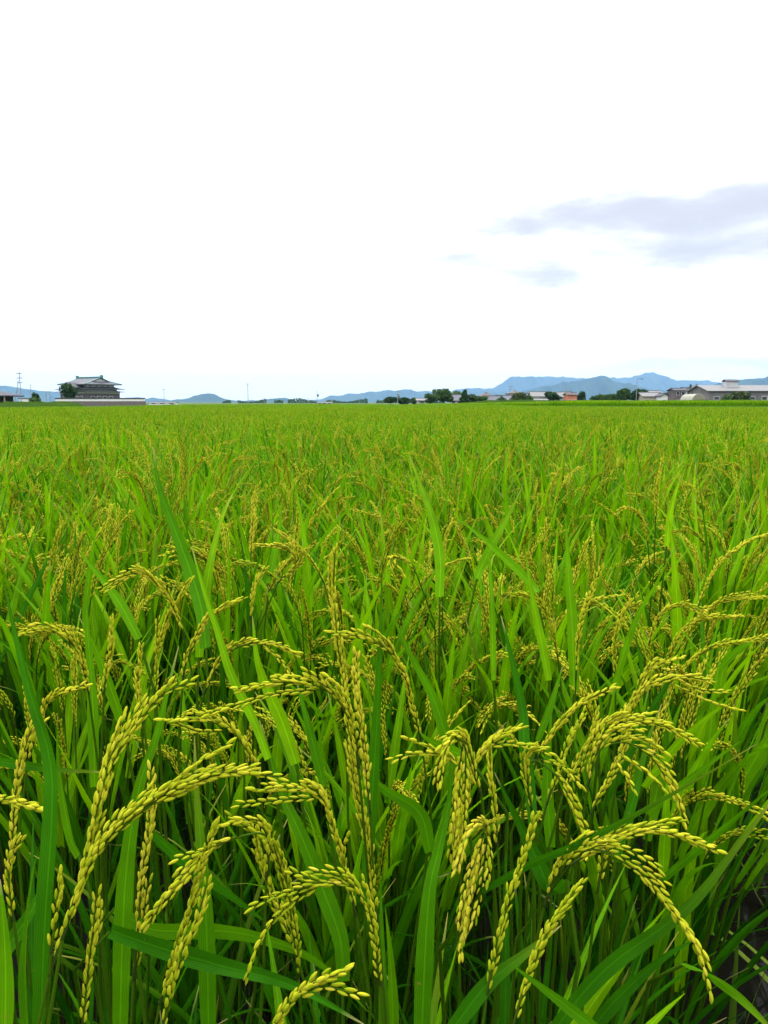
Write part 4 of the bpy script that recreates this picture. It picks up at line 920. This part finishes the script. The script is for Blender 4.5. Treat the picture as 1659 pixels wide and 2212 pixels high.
    box('stone_base', (off, 0, 0), (off + Lw + 0.25, 0.7, zmid), STONE, w); box('white_band', (off, 0.06, zmid), (off + Lw, 0.62, zt - 0.18), PLASTER, w); box('coping', (off - 0.1, -0.1, zt - 0.178), (off + Lw + 0.1, 0.8, zt + 0.1), TILE_D, w)
    sx = PX(41, 190); w2 = empty('boundary_wall', (sx, 190, 0)); tag(w2, 'short white wall with dark coping near the left edge', 'wall'); l2 = PX(64, 190) - sx
    box('white_band', (0, 0, 0), (l2, 0.4, PZ(861.4, 190)), PLASTER, w2); box('coping', (-0.2, -0.15, PZ(861.3, 190)), (l2 + 0.2, 0.55, PZ(859.9, 190)), TILE_D, w2)
mansion()
def shed():
    D = 170.0; xa, xb = PX(-70, D), PX(34, D); root = empty('open_shed', ((xa + xb) / 2, D, 0)); tag(root, 'open-sided dark shed with a sloping grey roof cut by the left edge', 'shed')
    L = xb - xa; ze, zr = PZ(855.5, D), PZ(846.5, D)
    solid(hip_roof(L, 6, ze, zr, L * 0.5, 0.4, 3, 1.0).obj('roof', TILE_D, root, False), 0.25)
    for q in range(5):
        x = -L / 2 + 0.6 + q * (L - 1.8) / 4; box('post', (x - 0.12, -2.6, 0), (x + 0.12, -2.36, ze), CONC, root)
    box('back_wall', (-L / 2 + 0.4, 2.2, 0), (L / 2 - 1.6, 2.4, ze), DARKW, root)
shed()
house(973, 999, 864, 852.5, 268, 'grey-roofed house between the tallest tree and the conifer', LIGHTG, TILE_G, wins=2)
house(902, 921, 864.8, 861, 255, 'small pale shed roof low among the trees', LIGHTG, TILE_P, wins=1, name='shed')
house(1034, 1072, 857.5, 848.5, 272, 'brown-roofed house behind the shrubs', LIGHTG, TILE_B, 'hip', 8, wins=3)
house(1053, 1082, 866, 855.5, 246, 'beige house with its gable end facing the paddies', BEIGE, TILE_G, 'front', 9, R(28), 2)
house(1076, 1111, 864, 854.5, 256, 'grey-roofed wing behind the beige gabled house', LIGHTG, TILE_G, wins=2)
house(1100, 1131, 849.5, 844, 290, 'brown-roofed two-storey house rising above its neighbours', LIGHTG, TILE_B, 'hip', 8, wins=2)
house(1129, 1152, 856.5, 849.5, 282, 'dark-roofed house squeezed beside the tall brown roof', LIGHTG, TILE_D, wins=2)
house(1150, 1193, 855.5, 846.5, 262, 'white-walled house with a wide pale grey roof', PLASTER, TILE_P, wins=3)
house(1155, 1180, 864.2, 862, 250, 'white lean-to outbuilding in front of the wide pale roof', PLASTER, TILE_P, wins=2, depth=4, name='shed')
house(1206, 1236, 856, 847, 262, 'light grey house with a white gable beside the orange hut', LIGHTG, TILE_P, 'front', 9, R(25), 2)
house(1227, 1246, 852.5, 849.5, 250, 'small orange-walled hut with a flat-looking roof', ORANGE, TILE_B, depth=6, wins=2, name='hut')
house(1389, 1432, 855.5, 848, 255, 'low beige hall with a pale grey roof right of the streetlight', BEIGE, TILE_P, wins=3, depth=7)
house(1400, 1428, 848.5, 844.5, 275, 'pale roof peeping up behind the low beige hall', LIGHTG, TILE_P, wins=2)
house(1428, 1442, 854, 850, 250, 'tiny white-ended shed against the low beige hall', PLASTER, TILE_D, 'front', 5, 0, 1, name='shed')
house(1458, 1480, 843, 839, 262, 'dark brown house with a white ground floor panel', DARKW, TILE_D, wins=2)
house(1476, 1500, 842, 837, 268, 'white-gabled house right behind the dark brown one', LIGHTG, TILE_D, 'front', 8, 0, 1)
house(1496, 1530, 838.5, 831, 270, 'house with a bluish grey roof left of the big warehouse', LIGHTG, TILE_D, 'hip', 8, wins=2)
def warehouse():
    D = 235.0; xa, xb = PX(1530, D), PX(1790, D); L = xb - xa; root = empty('warehouse', ((xa + xb) / 2, D + 8, 0)); tag(root, 'big grey warehouse with a pale roof and white cupola at the right edge', 'warehouse')
    ze, zr = PZ(844, D), PZ(831.5, D)
    box('wall', (-L / 2, -8, 0), (L / 2, 8, ze), GREY, root); ro = solid(gable_roof(L, 16, ze, zr, 0.6).obj('roof', TILE_P, root, False), 0.2)
    g = MB(); g.put([(-L / 2, -8, ze), (-L / 2, 8, ze), (-L / 2, 0, zr - 0.1), (L / 2, -8, ze), (L / 2, 8, ze), (L / 2, 0, zr - 0.1)], [(1, 0, 2), (3, 4, 5)]); g.obj('gable', GREY, root, False)
    ca, cb = PX(1581, D) - (xa + xb) / 2, PX(1607, D) - (xa + xb) / 2
    c = box('cupola', (ca, -3.4, zr - 1.2), (cb, -0.6, PZ(823.5, D)), LIGHTG, root); cr = gable_roof(cb - ca, 2.8, 0, 0.55, 0.25); cro = solid(cr.obj('cupola_roof', TILE_D, c, False), 0.12); cro.location = ((ca + cb) / 2, -2.0, PZ(823.5, D) + 0.12)
    for q in range(9):
        x = -L / 2 + 1.6 + q * 3.6; window(root, (x, -8, 1.9), (x + 1.6, -8, 3.0))
    box('door', (-2, -8.06, 0), (2, -8.002, 3.2), LIGHTG, root)
warehouse()
def greenhouse():
    D = 225.0; xa, xb = PX(1493, D), PX(1524, D); w = xb - xa; h = PZ(851, D); root = empty('tunnel_greenhouse', ((xa + xb) / 2, D, 0)); tag(root, 'beige film-covered tunnel greenhouse in front of the houses', 'greenhouse')
    n = 13; v = []
    for yy in (0, 9):
        for i in range(n): a = math.pi * i / (n - 1); v.append((-math.cos(a) * w / 2, yy, math.sin(a) ** 0.7 * h))
    MB().put(v, [(i, i + 1, n + i + 1, n + i) for i in range(n - 1)]).obj('cover', FILM, root)
    e = MB(); c = len(v[:n]); e.put([*v[:n], (0, 0, 0)], [(i + 1, i, n) for i in range(n - 1)]); e.obj('end_panel', FILM, root, False)
    box('door', (-0.6, -0.04, 0), (0.6, -0.004, 1.9), LIGHTG, root)
    for y in (-0.02, 3, 6, 9.02):
        t = MB(); tube_geo(t, np.array([(-math.cos(math.pi * i / 12) * (w / 2 + 0.04), y, math.sin(math.pi * i / 12) ** 0.7 * (h + 0.04)) for i in range(13)]), 0.05, 5); t.obj('hoop', CONC, root)
greenhouse()
for x0, x1, lab in ((322, 378, 'long low white shed far behind the paddy right of the mansion'), (686, 716, 'short low white shed on the far horizon at the centre')):
    house(x0, x1, 870.4, 869.0, 330, lab, PLASTER, TILE_P, depth=5, wins=3, name='shed', over=0.2)

# ------------------------------------------------------------------ poles
POLE = mat_plain('pole_concrete', (0.16, 0.16, 0.165), (0.24, 0.24, 0.245), 2, 0.8); METAL = mat_plain('dark_metal', (0.06, 0.06, 0.065), (0.10, 0.10, 0.11), 4, 0.5)
def pole(x, ytop, D, label, arms=2, lean=0.0, box_=False, lamp=False, r=0.09):
    zt = PZ(ytop, D); root = empty('utility_pole', (PX(x, D), D, 0)); tag(root, label, 'utility pole', 'utility poles across the plain')
    t = MB(); tube_geo(t, np.array([(0, 0, 0), (lean * 0.5, 0, zt / 2), (lean, 0, zt)]), np.array([r * 1.25, r, r * 0.8]), 10); t.obj('shaft', POLE, root)
    for a in range(arms):
        z = zt - 0.35 - a * 1.05; cxa = lean * z / zt; arm = box('crossarm', (cxa - 0.6, -0.17 - r, z), (cxa + 0.6, -0.05 - r, z + 0.12), METAL, root)
        for q in (-0.5, 0.0, 0.5): box('insulator', (cxa + q - 0.06, -0.16 - r, z + 0.122), (cxa + q + 0.06, -0.06 - r, z + 0.32), LIGHTG, arm)
    if box_: box('transformer', (lean + r + 0.02, -0.28, zt - 2.6), (lean + r + 0.6, 0.28, zt - 1.7), METAL, root)
    if lamp:
        l = MB(); tube_geo(l, np.array([(0, 0, zt - 0.2), (0.7, -0.2, zt + 0.1), (1.3, -0.3, zt)]), 0.05, 6); l.obj('lamp_arm', METAL, root); box('lamp_head', (1.1, -0.5, zt - 0.22), (1.75, -0.15, zt - 0.02), METAL, root)
pole(46, 804, 180, 'tall utility pole with three crossarms near the left edge', 3)
pl_ = pole(29, 822, 176, 'slanting stay post leaning towards the tall left pole', 0, lean=PX(43, 176) - PX(29, 176))
pole(68.5, 830, 175, 'thin single post beside the dark bush near the left edge', 0, r=0.08)
pole(101, 845, 300, 'short pole left of the mansion against the blue hill', 1); pole(109, 845, 305, 'short pole nearest the mansion on its left side', 1)
pole(355, 840, 310, 'faint slim pole by the long low white shed', 1, r=0.11); pole(536, 828, 300, 'lone slim pole standing at the middle left of the horizon', 1, r=0.12)
pole(571, 860, 380, 'short distant pole before the small hill', 1); pole(666, 860, 380, 'short distant pole right of the small hill', 1)
pole(685, 842, 300, 'slim pole with a dark box at the centre of the horizon', 0, box_=True, r=0.10); pole(859, 843, 250, 'roadside utility pole between two low dark trees', 2, box_=True)
pole(1101, 833, 290, 'utility pole with wide crossarms over the brown roofs', 2); pole(1222, 836, 285, 'utility pole behind the white-gabled house', 2); pole(1003, 840, 262, 'grey utility pole in front of the dark conifer', 1)
pole(1374, 818, 245, 'tall pole with a lamp arm in front of the grove', 0, lamp=True); pole(1369.5, 831, 262, 'shorter pole just left of the lamp pole', 1)
pole(777, 862, 420, 'tiny far pole left of the roadside trees', 1)

# ------------------------------------------------------------------ weeds on the water's edge
def weeds():
    spots = [(0.98, 1.62, 'pale wild grass tuft arching over the dark water at the right edge', 0.5), (0.86, 1.30, 'wild grass tuft rooted in the water below the right edge', 0.42), (1.12, 1.98, 'thin wild grass tuft behind the water weeds at the right edge', 0.55),
             (1.30, 2.35, 'tall wild grass tuft at the far end of the water strip', 0.6), (0.60, 1.22, 'small grass tuft at the foot of the rice beside the water', 0.35), (1.02, 1.40, 'yellowing grass tuft cut by the right edge', 0.42),
             (0.92, 1.80, 'dark green grass tuft hugging the rice where the water narrows', 0.5), (1.16, 2.15, 'dense dark grass tuft half hidden by leaning rice at the right edge', 0.55), (1.45, 2.75, 'far dark grass tuft between the rice and the right edge', 0.6)]
    for q, (x, y, lab, h) in enumerate(spots):
        rg = np.random.default_rng(3000 + q); root = empty('wild_grass', (x, y, 0.0)); tag(root, lab, 'grass tuft', 'wild grass on the water edge', 'thing')
        for b in range(8):
            az = rg.uniform(0, 6.283); p = arch_path((rg.normal() * 0.03, rg.normal() * 0.03, 0), az, rg.uniform(0.1, 0.6), rg.uniform(0.6, 1.9), h * rg.uniform(0.7, 1.4), 14, 1.3); p[:, 2] = np.maximum(p[:, 2], 0.016)
            mb = MB(); leaf_geo(mb, p, blade_width(14, rg.uniform(0.007, 0.015)), side=(-math.sin(az), math.cos(az), 0), fold=0.3, cols=3, tint=float(rg.uniform(0, 1) ** 1.6), twist=rg.uniform(-1, 1)); mb.obj('grass_blade', WEED, root)
        if q in (0, 2, 4):
            for b in range(2):
                az = rg.uniform(-1.0, 0.6); p = arch_path((0, 0, 0), az, 0.25, 0.35, h * 1.35, 12); mb = MB(); tube_geo(mb, p, np.linspace(0.0012, 0.0004, 12), 4); s = mb.obj('flower_stalk', WEED, root)
weeds()

# ------------------------------------------------------------------ haze
def haze():
    m, nt = mat_new('haze'); k = NT(nt); v = k.n('ShaderNodeVolumePrincipled'); v.inputs['Color'].default_value = HAZE_COL; v.inputs['Density'].default_value = HAZE_DEN; v.inputs['Anisotropy'].default_value = 0.0
    o = k.n('ShaderNodeOutputMaterial'); k.link(v.outputs[0], o.inputs['Volume'])
    tag(MB().box((-18600, -4100, -9), (18600, 18600, 640)).obj('haze', m, smooth=False), kind='stuff')
HAZE_COL = (0.35, 0.59, 1.0, 1); HAZE_DEN = 3.5e-5
haze()
